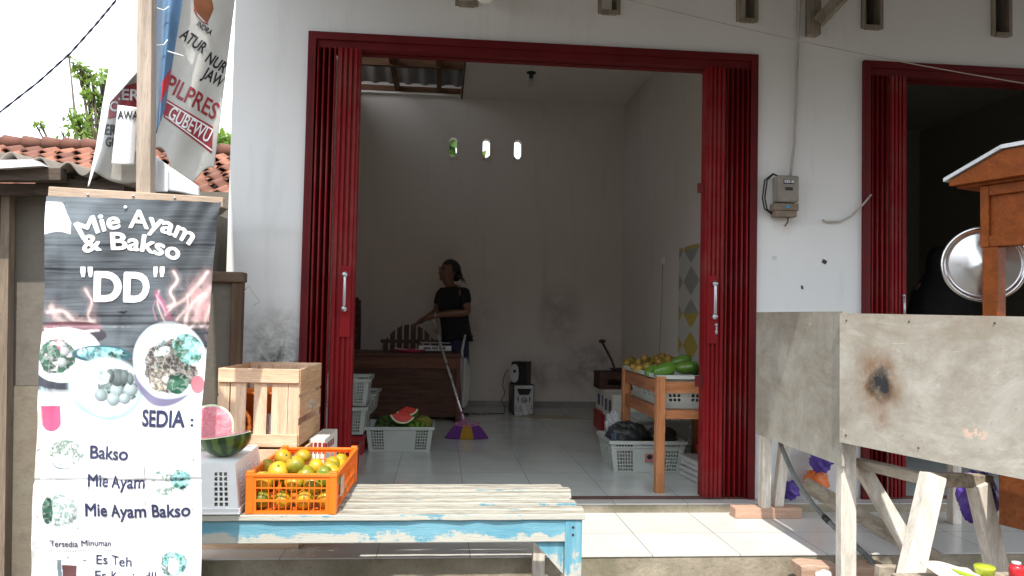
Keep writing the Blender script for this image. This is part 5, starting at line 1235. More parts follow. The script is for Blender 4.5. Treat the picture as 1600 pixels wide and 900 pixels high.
# right hand wall: boxes, stool, table and baskets
t = thing('white_box', 'white printed box, upper of the row beside the right wall', 'box', (1.62, 2.86, .155), rad(3), 'white boxes beside the right wall')
mb = MB(); mb.mm((-.18, -.34, 0), (.18, .0, .20)); mb.build('box_body', m_carton, t, bevel=.004)
m_print_d = M('grey_box_print', (.10, .10, .16), .7)
mb = MB()
for k in range(2): mb = MB(); mb.mm((-.182, -.30+.14*k, .05), (-.1803, -.22+.14*k, .15)); mb.build('printed_panel', m_print_d, t)
dup(t, (1.60, 2.44, .155), rad(1), 'white printed box, upper and nearer of the row beside the right wall'); dup(t, (1.615, 2.44, -.0), rad(2), 'white printed box on the floor under the nearer upper box').scale = (1, 1, .75)
t = thing('red_box', 'red box on the floor under the far white printed box', 'box', (1.62, 2.83, 0)); mb = MB(); mb.mm((-.20, -.30, 0), (.17, .02, .152)); mb.build('box_body', m_red_plastic, t, bevel=.004); mb = MB(); mb.mm((-.203, -.31, .14), (.173, .03, .1535)); mb.build('lid', m_red_plastic, t, bevel=.003)
t = thing('wooden_box', 'dark open wooden box on top of the white boxes near the back corner', 'box', (1.62, 2.72, .357)); dk = WOOD('dark_box_wood', (.10, .05, .035), (.05, .026, .02), 'x', .7)
mb = MB(); mb.mm((-.20, -.14, .0), (.18, -.122, .035)); mb.mm((-.20, -.14, .095), (.18, -.122, .15)); mb.mm((-.20, -.14, .035), (-.13, -.122, .095)); mb.mm((.11, -.14, .035), (.18, -.122, .095)); mb.build('front_frame', dk, t)
mb = MB(); mb.mm((-.20, .12, 0), (.18, .138, .15)); mb.mm((-.20, -.121, 0), (-.182, .119, .15)); mb.mm((.162, -.121, 0), (.18, .119, .15)); mb.mm((-.181, -.121, .0), (.161, .119, .012)); mb.build('box_body', dk, t)
t = thing('hand_hoe', 'short dark hoe with a bent handle leaning on the back wall', 'hoe', (1.60, 2.86, .51)); mb = MB(); mb.tube([(.02, .0, .0), (.0, .05, .08), (-.05, .10, .19), (-.08, .12, .25)], .011, 8); mb.build('handle', dk, t); mb = MB(); mb.box((.03, -.03, .012), (.12, .08, .018)); mb.build('blade', m_dark, t, bevel=.004); mb = MB(); mb.ball((-.08, .12, .26), (.035, .02, .02), 12, 8); mb.build('knob', dk, t)
# mango table
tb = thing('fruit_table', 'teak frame table with a basket of mangoes set into its top', 'table', (1.51, .56, 0))
W2, D2_ = .27, .43
for sx in (-1, 1):
    for sy in (-1, 1): mb = MB(); mb.box((sx*(W2-.024), sy*(D2_-.024), .33), (.052, .052, .66)); mb.build('leg', m_table_wood, tb, bevel=.003)
for sy in (-1, 1):
    for z, h_ in ((.60, .065), (.445, .05)): mb = MB(); mb.box((0, sy*(D2_-.022), z), (W2*2-.10, .024, h_)); mb.build('rail', m_table_wood_x, tb, bevel=.002)
for sx in (-1, 1):
    for z, h_ in ((.60, .075), (.445, .07)): mb = MB(); mb.box((sx*(W2-.020), 0, z), (.024, D2_*2-.10, h_)); mb.build('rail', m_table_wood_y, tb, bevel=.002)
mb = MB(); mb.mm((-W2+.06, -D2_+.06, .46), (W2-.06, D2_-.06, .469)); mb.build('shelf', m_table_wood_x, tb)
t = thing('plastic_basket', 'long white basket of mangoes and yellow fruit sunk in the teak table', 'basket', (1.51, .56, .472), 0)
basket(t, .40, .70, .195, .045, m_grey_plastic, holes_row([('s', .03), ('h', 3, .015, .008), ('s', .06), ('h', 4, .015, .008), ('s', .06), ('h', 3, .015, .008), ('s', .03)]), holes_row(sum([[('s', .06), ('h', 2, .03, .012)] for _ in range(6)], [])+[('s', .05)]), lines([(.05, 0)]+[(.02, 1), (.01, 0)]*5+[(.03, 0)]), rimw=.020)
mb = MB(); mb.mm((-.205, -.36, .10), (.205, .36, .106)); mb.build('inner_tray', m_grey_plastic, t)
m_mango = M('green_mango_skin', (.07, .18, .018), .32, .25, 7, (.18, .26, .03), (.5, .72), 6, .1, 60)
mango0 = None
def mango(label, loc, rz, tilt=0, s_=1.0):
    global mango0
    if mango0: o = dup(mango0, loc, rz, label); o.scale = (s_, s_, s_); o.rotation_euler = (0, tilt, rz); return o
    t = thing('mango', label, 'mango', loc, rz, 'green mangoes on the teak table'); mb = MB()
    def f(u, v):
        q = 2*math.pi*u; th = math.pi*v; r = math.sin(th)**.85; x = -math.cos(th)*.068
        bend = .016*math.cos(th*.9)
        return (x, .037*r*math.cos(q)*(1+.18*math.cos(th)*-1), .040*r*math.sin(q)*(1-.16*math.cos(th))+bend*-1)
    mb.grid(f, 28, 18); mb.build('skin', m_mango, t); mb = MB(); mb.tube([(-.066, 0, -.014), (-.076, 0, -.012)], .004, 6); mb.build('stalk', m_stem, t); mango0 = t; return t
def PZ(x, y, z): return P(x, y, Z=z)
mango('long green mango lying crosswise at the left of the mango pile', PZ(1038, 577, .70), rad(8)); mango('plump yellow green mango at the right of the mango pile', PZ(1073, 574, .705), rad(-22), .12)
mango('green mango at the back of the mango pile on top', PZ(1064, 564, .725), rad(-5)); mango('green mango lowest at the front rim of the basket', PZ(1038, 584, .672), rad(12), 0, .9)
mango('small green mango tucked at the left of the mango pile', PZ(1018, 580, .675), rad(40), 0, .85); mango('dark green mango half hidden beside the red door', PZ(1096, 580, .68), rad(-30), .1, .9)
m_gfruit = M('yellow_guava_skin', (.30, .175, .02), .4, .35, 12, (.12, .15, .02), (.5, .68), 8, .15, 80)
g0 = None
for i, (x, y, z) in enumerate([(980, 568, .68), (998, 566, .69), (1008, 560, .72), (990, 574, .675), (1000, 577, .67), (1013, 573, .69), (1018, 564, .70), (1027, 560, .71), (1036, 558, .725), (1044, 561, .72), (1050, 562, .70), (1030, 566, .70), (987, 563, .67)]):
    lab = 'round yellow fruit heaped behind the mangoes on the teak table'
    if g0 is None: g0 = o = fruit('yellow_fruit', .036, m_gfruit, lab, 'yellow fruit behind the mangoes', PZ(x, y, z))
    else: o = dup(g0, PZ(x, y, z))
    o.rotation_euler = (rr.uniform(-1, 1), rr.uniform(-1, 1), rr.uniform(0, 6)); s_ = rr.uniform(.72, .95); o.scale = (s_, s_, s_)
# under the table
t = thing('plastic_basket', 'grey white basket of bagged goods on the floor under the teak table', 'basket', (1.345, .885, .001), rad(-.5))
basket(t, .43, .36, .205, .028, m_grey_plastic, holes_row([('s', .03), ('h', 6, .0115, .006), ('s', .19), ('h', 6, .0115, .006), ('s', .03)]), holes_row([('s', .02), ('h', 2, .03, .05), ('s', .06), ('h', 2, .03, .05), ('s', .02)]), R_ROW, rimw=.012, band=.165)
mb = MB(); mb.mm((-.02, -.207, .07), (.035, -.2045, .125)); mb.build('red_sticker', M('faded_red_sticker', (.5, .2, .2), .5, .2), t)
mb = MB(); mb.ball((.01, -.208, .105), (.018, .002, .016), 14, 8); mb.build('sticker_print', m_black, t)
mb = MB(); mb.mm((-.05, -.212, .180), (.05, -.2085, .196)); mb.build('blue_label', M('blue_label', (.03, .05, .32), .5), t)
crumple('dark bottles wrapped in clear plastic in the basket under the table', (1.24, .82, .225), (.125, .11, .085), M('dark_glossy_bag', (.03, .035, .035), .15, .4, 10, bmp=.7, bs=24, dist=.03), 3, amp=.14)
crumple('twisted neck of a clear bag sticking up from the basket under the table', (1.17, .93, .27), (.045, .04, .08), m_clear, 4, amp=.3)
crumple('dark bag with pale stripes at the right of the basket under the table', (1.48, .86, .215), (.09, .10, .055), M('dark_striped_bag', (.04, .045, .04), .3, .5, 14, (.3, .32, .3), (.6, .66), 10), 5, amp=.16)
crumple('small blue grey bag at the left rim of the basket under the table', (1.145, .80, .205), (.025, .07, .07), M('blue_grey_bag', (.05, .07, .10), .3, .4, 20), 6, amp=.2)
t = thing('plastic_basket', 'dim grey basket behind the bagged goods under the teak table', 'basket', (1.66, 1.42, .001), rad(2))
basket(t, .44, .40, .27, .03, m_grey_plastic, F_ROW, S_ROW, R_ROW7)
sl = None
for k in range(4):
    loc = (1.665+.012*rr.uniform(-1, 1), .46, .002+.034*k)
    if sl is None:
        sl = MB(); sl.mm((-.115, -.20, 0), (.115, .20, .031)); sl = sl.build('folded_sack', M('white_folded_sack', (.50, .49, .47), .7, .08), None, loc, rad(4), bevel=.010); tag(sl, 'folded white sack at the bottom of the pile by the right door', 'sack', 'folded white sacks by the right door')
    else: o = dup(sl, loc, rad(rr.uniform(-2, 6)), ('', 'folded white sack second from the floor by the right door', 'folded white sack third from the floor by the right door', 'folded white sack on top of the pile by the right door')[k])
t = thing('red_basin', 'red plastic basin on the folded white sacks behind the right door', 'basin', (1.71, .50, .142)); mb = MB(); mb.lathe([(0, .002), (.085, .002), (.11, .08), (.116, .082), (.09, 0), (0, 0)], 28); mb.build('basin_body', m_red_plastic, t)
# ------------------------------------------------------------------ plywood counter, trestle and food cart on the right
m, nt, b = newmat('worn_plywood_sheet')
v = coords(nt, (1, 1, 1), False); n1 = noise(nt, v, 2.6, 9, .75, .4); n2 = noise(nt, coords(nt, (1.1, 1.1, 3.2), False), 2.4, 8, .75, .5); n3 = noise(nt, v, 40, 6, .8)
c = mixc(nt, ramp(nt, n1, .34, .66), (.25, .22, .175), (.47, .445, .385)); c = mixc(nt, ramp(nt, n2, .48, .72, 0, .8), c, (.25, .205, .15))
sz = ND(nt, 'SeparateXYZ'); nt.links.new(v, sz.inputs[0]); band_ = math_(nt, 'MULTIPLY', ramp(nt, sz.outputs[2], .86, 1.02), ramp(nt, n2, .36, .6))
c = mixc(nt, math_(nt, 'MULTIPLY', band_, .75), c, (.27, .22, .165))                                   # grimy upper edge
c = mixc(nt, ramp(nt, n3, .60, .74, 0, .6), c, (.15, .115, .085)); c = mixc(nt, ramp(nt, noise(nt, v, 8, 9, .8), .62, .69, 0, .55), c, (.66, .64, .59))
scr = noise(nt, coords(nt, (30, 30, 2.2), False), 2, 5, .7); c = mixc(nt, ramp(nt, scr, .68, .73, 0, .55), c, (.17, .14, .11))
scr2 = noise(nt, coords(nt, (3, 3, 60), False), 2, 4, .6); c = mixc(nt, ramp(nt, scr2, .70, .74, 0, .5), c, (.68, .65, .6))
def blotch(c, cen, rx, rz, col, amt, sc, lo=.3, hi=.6):
    tc = ND(nt, 'TexCoord'); nz = ND(nt, 'TexNoise'); nz.inputs['Scale'].default_value = 13; nz.inputs['Detail'].default_value = 5; nt.links.new(tc.outputs['Object'], nz.inputs['Vector'])
    wv_ = ND(nt, 'VectorMath', operation='MULTIPLY_ADD'); nt.links.new(nz.outputs['Color'], wv_.inputs[0]); wv_.inputs[1].default_value = (.12, .12, .12); nt.links.new(tc.outputs['Object'], wv_.inputs[2])
    s = ND(nt, 'VectorMath', operation='SUBTRACT'); nt.links.new(wv_.outputs[0], s.inputs[0]); s.inputs[1].default_value = [q+.06 for q in cen]
    d = ND(nt, 'VectorMath', operation='DIVIDE'); nt.links.new(s.outputs[0], d.inputs[0]); d.inputs[1].default_value = (rx, rx, rz)
    ln = ND(nt, 'VectorMath', operation='LENGTH'); nt.links.new(d.outputs[0], ln.inputs[0])
    k = math_(nt, 'MULTIPLY', ramp(nt, ln.outputs['Value'], .15, 1, 1, 0), ramp(nt, noise(nt, v, sc, 6, .7), lo, hi))
    return mixc(nt, math_(nt, 'MULTIPLY', k, amt), c, col)
B_ = Vector((1.66, -1.14, 0)); U_ = Vector((.38, -.925, 0)).normalized(); W_ = Vector((.925, .38, 0)).normalized()
def cartp(t, s, z): return B_ + U_*t + W_*s + Vector((0, 0, z))
def panelpt(px, py): # place on the slanting sheet
    d = _f + RIGHT*((px-800)/FPX) - UP*((py-450)/FPX); n_ = W_
    return CAM_LOC + d*((B_-CAM_LOC).dot(n_)/d.dot(n_))
sc_ = panelpt(1374, 600)
c = blotch(c, tuple(panelpt(1372, 596)), .135, .16, (.20, .115, .06), 1.4, 7, .3, .55); c = blotch(c, tuple(panelpt(1377, 602)), .062, .085, (.016, .018, .02), 1.5, 10, .32, .55); c = blotch(c, tuple(panelpt(1383, 650)), .05, .075, (.24, .16, .11), .9, 12); c = blotch(c, tuple(panelpt(1524, 672)), .055, .035, (.66, .46, .36), 1.6, 22, .46, .50)
nt.links.new(c, b.inputs['Base Color']); b.inputs['Roughness'].default_value = .85; bump(nt, b, n3, .4, .004); m_ply = m
table = thing('plywood_counter', 'worn grey plywood counter with a burn mark, standing on rough timber legs', 'counter', (0, 0, 0))
mb = MB(); mb.mm((1.664, -1.128, .398), (1.676, -.245, 1.037)); mb.build('side_panel', m_ply, table)
zt0, zb0 = 1.03, .497
mb = MB(); mb.prism([cartp(-.012, -.004, zb0), cartp(-.014, -.004, zt0), cartp(1.15, -.004, 1.018), cartp(1.15, -.004, .478)], W_*.012); mb.build('front_panel', m_ply, table)
for t_, z_ in ((.02, 1.0), (.02, .53), (.30, 1.0), (.62, 1.0), (.34, .53)):
    mb = MB(); q = cartp(t_, -.0045, z_); mb.ball(q, (.004, .004, .004), 8, 6); mb.build('nail', m_rail, table)
m_ply_top = concrete('counter_top_board', (.30, .26, .2), (.2, .17, .13), None, 2)
mb = MB(); mb.prism([(1.69, -.26, .955), (1.69, -1.11, .955), tuple(cartp(.02, .03, .955)), tuple(cartp(.36, .03, .955)), tuple(cartp(.36, .12, .955)), (2.75, -.98, .955), (2.75, -.26, .955)], (0, 0, .018)); mb.build('counter_top', m_ply_top, table)
def leg(p0, p1, w, h, mat=m_old_wood, name='leg', root=None, up=(0, 1, 0)):
    mb = MB(); mb.bar(p0, p1, w, h, up=up); return mb.build(name, mat, root, bevel=.004)
def ext(p0, p1, z): return p0 + (p1-p0)*((z-p0.z)/(p1.z-p0.z))
p0, p1 = P(1321, 712, Y=-1.085), P(1322, 900, Y=-1.085); leg(Vector((p0.x, -1.085, .95)), Vector((p1.x, -1.085, -.2)), .066, .05, root=table)
leg(P(1197, 660, Y=-.215), P(1194, 795, Y=-.215), .05, .05, root=table); leg(P(1228, 672, Y=-.185), P(1213, 806, Y=-.185), .05, .045, root=table)
leg(Vector((2.70, -.35, .95)), Vector((2.70, -.35, -.047)), .05, .05, root=table)
leg(P(1258, 757, Y=-.42), P(1494, 892, Y=-1.12), .03, .072, m_old_wood_x, 'brace', table, (0, 0, 1))
tr = thing('trestle', 'rough grey timber trestle with splayed legs under the plywood counter', 'trestle', (0, 0, 0))
a, b_ = P(1340, 723, Y=-.98), P(1462, 752, Y=-1.47); leg(a, b_, .05, .042, m_old_wood_x, 'beam', tr, (0, 0, 1))
a, b_ = P(1450, 748, Y=-1.48), P(1545, 752, Y=-1.42); leg(a, b_, .045, .05, m_old_wood_x, 'beam', tr, (0, 0, 1))
a, b_ = P(1458, 742, Y=-1.51), P(1422, 900, Y=-1.56); leg(a, ext(a, b_, -.2), .075, .055, root=tr)
a, b_ = P(1527, 755, Y=-1.44), P(1560, 900, Y=-1.42); leg(a, ext(a, b_, -.2), .068, .055, root=tr)
a, b_ = P(1342, 724, Y=-1.0), P(1428, 868, Y=-1.06); leg(a, ext(a, b_, -.2), .06, .05, root=tr)
leg(P(1370, 893, Y=-1.485), P(1566, 894, Y=-1.40), .03, .045, m_old_wood_x, 'lower_rail', tr, (0, 0, 1))
o = MB(); o.mm((1.56, -.245, -.047), (1.925, -.165, .008)); tag(o.build('timber_block', WOOD('pinkish_timber', (.56, .36, .26), (.44, .27, .19), 'x', .75), bevel=.004), 'pale reddish timber block lying under the far counter legs', 'timber block')
m_pink_wood = WOOD('split_pink_timber', (.52, .36, .27), (.36, .23, .16), 'x', .8)
t = MB(); t.prism([(1.56, -.99, -.055), (1.60, -.985, -.05), (1.74, -.99, -.062), (1.76, -.99, -.115), (1.56, -.99, -.11)], (0, .10, 0)); tag(t.build('timber_offcut', m_pink_wood, bevel=.003), 'splintered pinkish timber offcut on a brick before the terrace step', 'timber offcut')
t = MB(); t.mm((1.775, -1.0, -.20), (1.96, -.88, -.062)); tag(t.build('timber_offcut', m_pink_wood, bevel=.006), 'thick short pinkish timber offcut behind the front counter leg', 'timber offcut')
t = MB(); t.mm((1.575, -.985, -.20), (1.74, -.89, -.118)); tag(t.build('brick', concrete('old_brick', (.34, .16, .10), (.2, .1, .07), (.4, .37, .33), 8), bevel=.006), 'old brick carrying the splintered offcut before the step', 'brick')
crumple('white plaster lump stuck on the splintered timber offcut', (1.655, -1.0, -.092), (.035, .018, .022), M('white_plaster', (.66, .65, .62), .8), 11, 'plaster_lump', 'plaster')
mb = MB(); pp = [(1219, 690, -.34), (1222, 700, -.36), (1231, 722, -.40), (1246, 753, -.46), (1270, 788, -.56), (1290, 810, -.64), (1307, 827, -.71), (1336, 851, -.82), (1361, 876, -.93), (1374, 903, -1.0), (1380, 925, -1.02)]
mb.tube([P(x, y, Y=q) for x, y, q in pp], .012, 10); t = mb.build('rubber_hose', M('grey_green_hose', (.13, .14, .13), .5, .3, 12)); tag(t, 'grey rubber hose hanging down under the plywood counter', 'hose')
mb = MB(); mb.tube([P(1287, 807, Y=-.63)-Vector(), P(1296, 816, Y=-.665)], .0145, 12); mb.build('hose_joint', m_dark, t)
crumple('orange plastic bag sitting on the step under the counter', tuple(P(1276, 752, Y=-.065)), (.062, .045, .062), m_orange_bag, 21, amp=.16)
crumple('small purple plastic bag on the step beside the orange bag', tuple(P(1234, 766, Y=-.06)), (.045, .04, .045), m_purple, 22, amp=.22)
crumple('crinkled purple plastic bag hanging above the orange bag', tuple(P(1284, 716, Y=-.10)), (.055, .035, .065), m_purple, 23, amp=.26)
crumple('big purple plastic bag hanging behind the right trestle leg', tuple(P(1528, 778, Y=-1.36)), (.075, .05, .095), m_purple, 24, amp=.12)
# food cart
cart = thing('food_cart', 'orange varnished food cart with a zinc edged roof behind the plywood counter', 'food cart', (0, 0, 0))
mb = MB(); mb.prism([cartp(.357, .15, 1.523), cartp(.357, .15, 1.543), cartp(.56, .15, 1.628), cartp(.95, .15, 1.628), cartp(1.15, .15, 1.543), cartp(1.15, .15, 1.53)], W_*.022); mb.build('gable_board', m_cart_orange, cart, bevel=.002)
m_zinc = M('scuffed_zinc_sheet', (.55, .56, .56), .45, .25, 14, (.2, .19, .17), (.55, .8), 12, .3, 60, metal=.4)
mb = MB(); q = [(.342, 1.541), (.56, 1.631), (.95, 1.631), (1.165, 1.541)]
mb.prism([cartp(a, .138, z) for a, z in q] + [cartp(a, .138, z+.014) for a, z in q[::-1]], W_*.56); mb.build('roof_sheet', m_zinc, cart)
mb = MB(); mb.prism([cartp(.37, .18, 1.515), cartp(.37, .18, 1.53), cartp(1.14, .18, 1.53), cartp(1.14, .18, 1.515)], W_*.45); mb.build('roof_underside', m_cart_orange, cart)
def cbox(t0, t1, s0, s1, z0, z1, name, mat, bev=.003):
    mb = MB(); mb.prism([cartp(t0, s0, z0), cartp(t1, s0, z0), cartp(t1, s0, z1), cartp(t0, s0, z1)], W_*(s1-s0)); return mb.build(name, mat, cart, bevel=bev)
cbox(.448, 1.06, .212, .235, 1.283, 1.514, 'upper_panel', m_cart_orange)
cbox(.448, .480, .196, .2115, 1.283, 1.514, 'panel_frame', m_cart_orange); cbox(.481, 1.06, .196, .2115, 1.283, 1.325, 'panel_frame', m_cart_orange); cbox(.481, 1.06, .196, .2115, 1.475, 1.514, 'panel_frame', m_cart_orange)
cbox(.455, .512, .198, .250, .81, 1.2825, 'post', m_cart_orange); cbox(1.0, 1.057, .198, .250, .81, 1.2825, 'post', m_cart_orange); cbox(.455, .512, .55, .60, .81, 1.514, 'post', m_cart_orange); cbox(1.0, 1.057, .55, .60, .81, 1.514, 'post', m_cart_orange)
m_cart_dark = WOOD('brown_cart_wood', (.24, .075, .022), (.15, .045, .014), 'x', .55, spec=.15)
cbox(.512, 1.10, .20, .62, .268, .795, 'cart_body', m_cart_dark); cbox(.44, 1.12, .185, .63, .796, .8095, 'body_top', m_cart_orange)
for a in (.72, 1.05):
    for s_ in (.22, .56): cbox(a, a+.04, s_, s_+.04, -.047 if False else -.2, .267, 'leg', m_cart_dark)
# aluminium lid hung on the cart
lid = thing('pot_lid', 'round shiny aluminium pot lid hanging behind the cart post', 'pot lid', tuple(cartp(.40, .30, 1.228)))
nrm = Vector((-.50, -.86, .02)).normalized(); RM = nrm.to_track_quat('Z', 'Y').to_matrix()
m, nt, b = newmat('spun_aluminium'); b.inputs['Metallic'].default_value = 1; b.inputs['Base Color'].default_value = (.62, .62, .61, 1); b.inputs['Roughness'].default_value = .24; b.inputs['Anisotropic'].default_value = .6
mb = MB(); mb.lathe([(0, .018), (.018, .017), (.03, .012), (.06, .007), (.118, .0), (.128, -.002), (.133, .006), (.142, .010), (.148, .004), (.147, -.006), (.14, -.008), (.118, -.005), (0, .012)], 64, (0, 0, 0), RM); mb.build('lid_dish', m, lid)
mb = MB(); mb.lathe([(0, .026), (.008, .025), (.011, .018), (.006, .016)], 16, (0, 0, 0), RM); mb.build('lid_knob', m_steel, lid)
mb = MB(); c0 = lid.location; mb.tube([RM @ Vector((0, .14, 0)), Vector(cartp(.47, .26, 1.40))-c0], .003, 6); mb.build('hanging_hook', m_steel, lid)
# things on the low stool in front
st = thing('low_stool', 'low timber stool in front of the trestle at the bottom edge', 'stool', (1.86, -1.78, -.2)); mb = MB(); mb.mm((-.30, -.13, .315), (.24, .13, .335)); mb.build('seat', m_old_wood_x, st)
for sx in (-.26, .20):
    for sy in (-.1, .07): mb = MB(); mb.mm((sx, sy, 0), (sx+.035, sy+.035, .314)); mb.build('leg', m_old_wood, st)
t = thing('snack_packet', 'white packet with a green print lying on the low stool', 'packet', (1.73, -1.74, .137)); mb = MB(); mb.grid(lambda u, v: (-.085+.17*u, -.06+.12*v, .030+.012*v+.008*math.sin(u*5)-.012*u), 14, 8); mb.build('packet_body', m_carton, t, solid=.004)
mb = MB(); mb.grid(lambda u, v: (-.02+.075*u, -.052+.05*v*(1-.3*u), .0345+.012*(.1+.4*v)+.008*math.sin((.38+.44*u)*5)-.012*(.38+.44*u)), 10, 6); mb.build('green_print', M('lime_print', (.30, .42, .02), .5), t)
t = thing('lime_cup', 'lime green plastic cup standing on the low stool', 'cup', (1.842, -1.73, .136)); mb = MB(); mb.lathe([(0, 0), (.026, 0), (.032, .038), (.034, .042), (.03, .047), (0, .050)], 28); mb.build('cup_body', M('lime_plastic', (.36, .42, .03), .35, .1), t)
t = thing('red_bottle', 'red plastic bottle with a grey cap on the low stool', 'bottle', (1.948, -1.74, .136)); mb = MB(); mb.lathe([(0, 0), (.022, 0), (.023, .04), (.019, .052), (0, .054)], 24); mb.build('bottle_body', M('glossy_red_plastic', (.55, .02, .03), .3), t); mb = MB(); mb.lathe([(0, .0545), (.014, .0545), (.014, .062), (0, .064)], 18); mb.build('cap', m_scale, t)

# ------------------------------------------------------------------ people
def skin_mesh(name, pts, edges, mat, parent, sub=2, root=0):
    """one continuous surface grown round a skeleton of (point, radius)"""
    ks = list(pts); me = bpy.data.meshes.new(name)
    me.from_pydata([tuple(pts[k][0]) for k in ks], [(ks.index(a), ks.index(b_)) for a, b_ in edges], [])
    o = bpy.data.objects.new(name, me); COL.objects.link(o)
    o.modifiers.new('skin', 'SKIN').use_smooth_shade = True
    for i, k in enumerate(ks):
        r = pts[k][1]; sv = me.skin_vertices[0].data[i]; sv.radius = r if isinstance(r, tuple) else (r, r); sv.use_root = (i == root)
    md = o.modifiers.new('sub', 'SUBSURF'); md.levels = md.render_levels = sub
    bpy.context.view_layer.update()
    nm = bpy.data.meshes.new_from_object(o.evaluated_get(bpy.context.evaluated_depsgraph_get()))
    o.modifiers.clear(); o.data = nm; bpy.data.meshes.remove(me); nm.name = name
    nm.materials.clear(); nm.materials.append(mat); nm.polygons.foreach_set('use_smooth', [True]*len(nm.polygons))
    o.parent = parent; return o
def merge(o, mb, mat=None):
    """add extra shapes (fingers, features) to a body's own mesh"""
    bm = bmesh.new(); bm.from_mesh(o.data)
    if mat and mat.name not in [m_.name for m_ in o.data.materials]: o.data.materials.append(mat)
    mi = [m_.name for m_ in o.data.materials].index(mat.name) if mat else 0
    vs = [bm.verts.new(v) for v in mb.v]
    for f in mb.f:
        try: q = bm.faces.new([vs[i] for i in f]); q.smooth = True; q.material_index = mi
        except ValueError: pass
    bm.to_mesh(o.data); bm.free()
m_skin = M('brown_skin', (.20, .095, .06), .5, .1, 9, bmp=.1, sub=.1); m_lip = M('lip_skin', (.16, .05, .045), .45); m_eye = M('dark_eye', (.02, .015, .012), .3)
m_hair = M('black_hair', (.012, .010, .010), .45, .3, 30, bmp=.5, bs=90, stretch=(1, 1, .3))
m_tee = M('black_tshirt', (.011, .011, .012), .9, .2, 12, bmp=.3, bs=18, dist=.02); m_navy = M('navy_track_pants', (.022, .028, .075), .8, .2, 10, bmp=.3, bs=16, dist=.02)
wo = thing('person', 'woman in black t-shirt and navy striped trousers standing behind the desk', 'person', (.16, 3.55, 0)); O_ = wo.location
def J(px, py, Y): return P(px, py, Y=Y)-O_
bp = {'pelvis': (J(713, 535, 3.55), .13), 'waist': (J(711, 510, 3.55), .115), 'chest': (J(708, 480, 3.55), (.125, .14)), 'collar': (J(706, 460, 3.55), (.085, .10)), 'neck': (J(703, 446, 3.55), .052), 'jaw': (J(699, 434, 3.54), .062), 'skull': (J(702, 420, 3.55), (.092, .085)), 'crown': (J(705, 411, 3.555), .06),
      'ls': (J(724, 458, 3.42), .062), 'le': (J(731, 489, 3.37), .044), 'lf': (J(704, 490, 3.34), .040), 'lw': (J(677, 493, 3.34), .027), 'lh': (J(664, 499, 3.35), (.034, .020)),
      'rs': (J(691, 458, 3.67), .058), 're': (J(682, 488, 3.66), .042), 'rw': (J(662, 499, 3.58), .026), 'rh': (J(654, 504, 3.555), (.032, .02)),
      'lhip': (J(717, 550, 3.47), .088), 'lk': (J(723, 595, 3.46), .06), 'la': (J(722, 636, 3.50), .036), 'lt': (J(711, 648, 3.46), .03),
      'rhip': (J(711, 550, 3.63), .088), 'rk': (J(708, 595, 3.62), .06), 'ra': (J(709, 634, 3.64), .036), 'rt': (J(698, 645, 3.60), .03)}
be = [('pelvis', 'waist'), ('waist', 'chest'), ('chest', 'collar'), ('collar', 'neck'), ('neck', 'jaw'), ('jaw', 'skull'), ('skull', 'crown'), ('collar', 'ls'), ('ls', 'le'), ('le', 'lf'), ('lf', 'lw'), ('lw', 'lh'), ('collar', 'rs'), ('rs', 're'), ('re', 'rw'), ('rw', 'rh'), ('pelvis', 'lhip'), ('lhip', 'lk'), ('lk', 'la'), ('la', 'lt'), ('pelvis', 'rhip'), ('rhip', 'rk'), ('rk', 'ra'), ('ra', 'rt')]
body = skin_mesh('body', bp, be, m_skin, wo)
FD = Vector((-.86, -.51, 0)).normalized(); SD = Vector((FD.y, -FD.x, 0)) # facing direction of the head, its side
hc = J(701, 423, 3.55)
mb = MB()
mb.tube([hc+FD*.078+Vector((0, 0, .018)), hc+FD*.092+Vector((0, 0, -.008)), hc+FD*.102+Vector((0, 0, -.022)), hc+FD*.085+Vector((0, 0, -.032))], [.010, .013, .017, .010], 10)
mb.ball(hc+FD*.068+Vector((0, 0, -.078)), (.032, .032, .026), 14, 10); mb.ball(hc+FD*.02+Vector((0, 0, -.02)), (.078, .078, .095), 20, 14)
for s_ in (-1, 1):
    mb.ball(hc+SD*s_*.082-FD*.012+Vector((0, 0, -.012)), (.014, .018, .032), 10, 8)
    mb.ball(hc+FD*.070+SD*s_*.034+Vector((0, 0, .026)), (.022, .022, .008), 10, 6)
for hnd, w_, dirs in (('lh', 'lw', (-.95, .08, -.22)), ('rh', 'rw', (-.75, -.25, -.45))):
    h = bp[hnd][0]; d = Vector(dirs).normalized(); side = Vector((0, 0, 1)).cross(d).normalized()
    for k, (off, L_) in enumerate(((-.028, .062), (-.010, .075), (.009, .072), (.026, .056))):
        a = h+side*off+d*.012; mb.tube([a, a+d*L_*.5+Vector((0, 0, .006)), a+d*L_*.85+Vector((0, 0, -.012)), a+d*L_*.95+Vector((0, 0, -.03))], [.010, .0095, .0085, .006], 8)
    a = h-side*.025-d*.015; mb.tube([a, a-side*.02+d*.025+Vector((0, 0, -.012)), a-side*.018+d*.05+Vector((0, 0, -.026))], [.012, .011, .008], 8)
merge(body, mb)
mb = MB(); mb.tube([hc+FD*.083+SD*.024+Vector((0, 0, -.052)), hc+FD*.093+Vector((0, 0, -.050)), hc+FD*.083-SD*.024+Vector((0, 0, -.052))], [.004, .008, .004], 8); merge(body, mb, m_lip)
mb = MB()
for s_ in (-1, 1):
    mb.ball(hc+FD*.0835+SD*s_*.034+Vector((0, 0, .008)), (.010, .010, .007), 10, 6); mb.tube([hc+FD*.088+SD*s_*.018+Vector((0, 0, .032)), hc+FD*.084+SD*s_*.05+Vector((0, 0, .031))], .004, 6)
merge(body, mb, m_eye)
mb = MB()
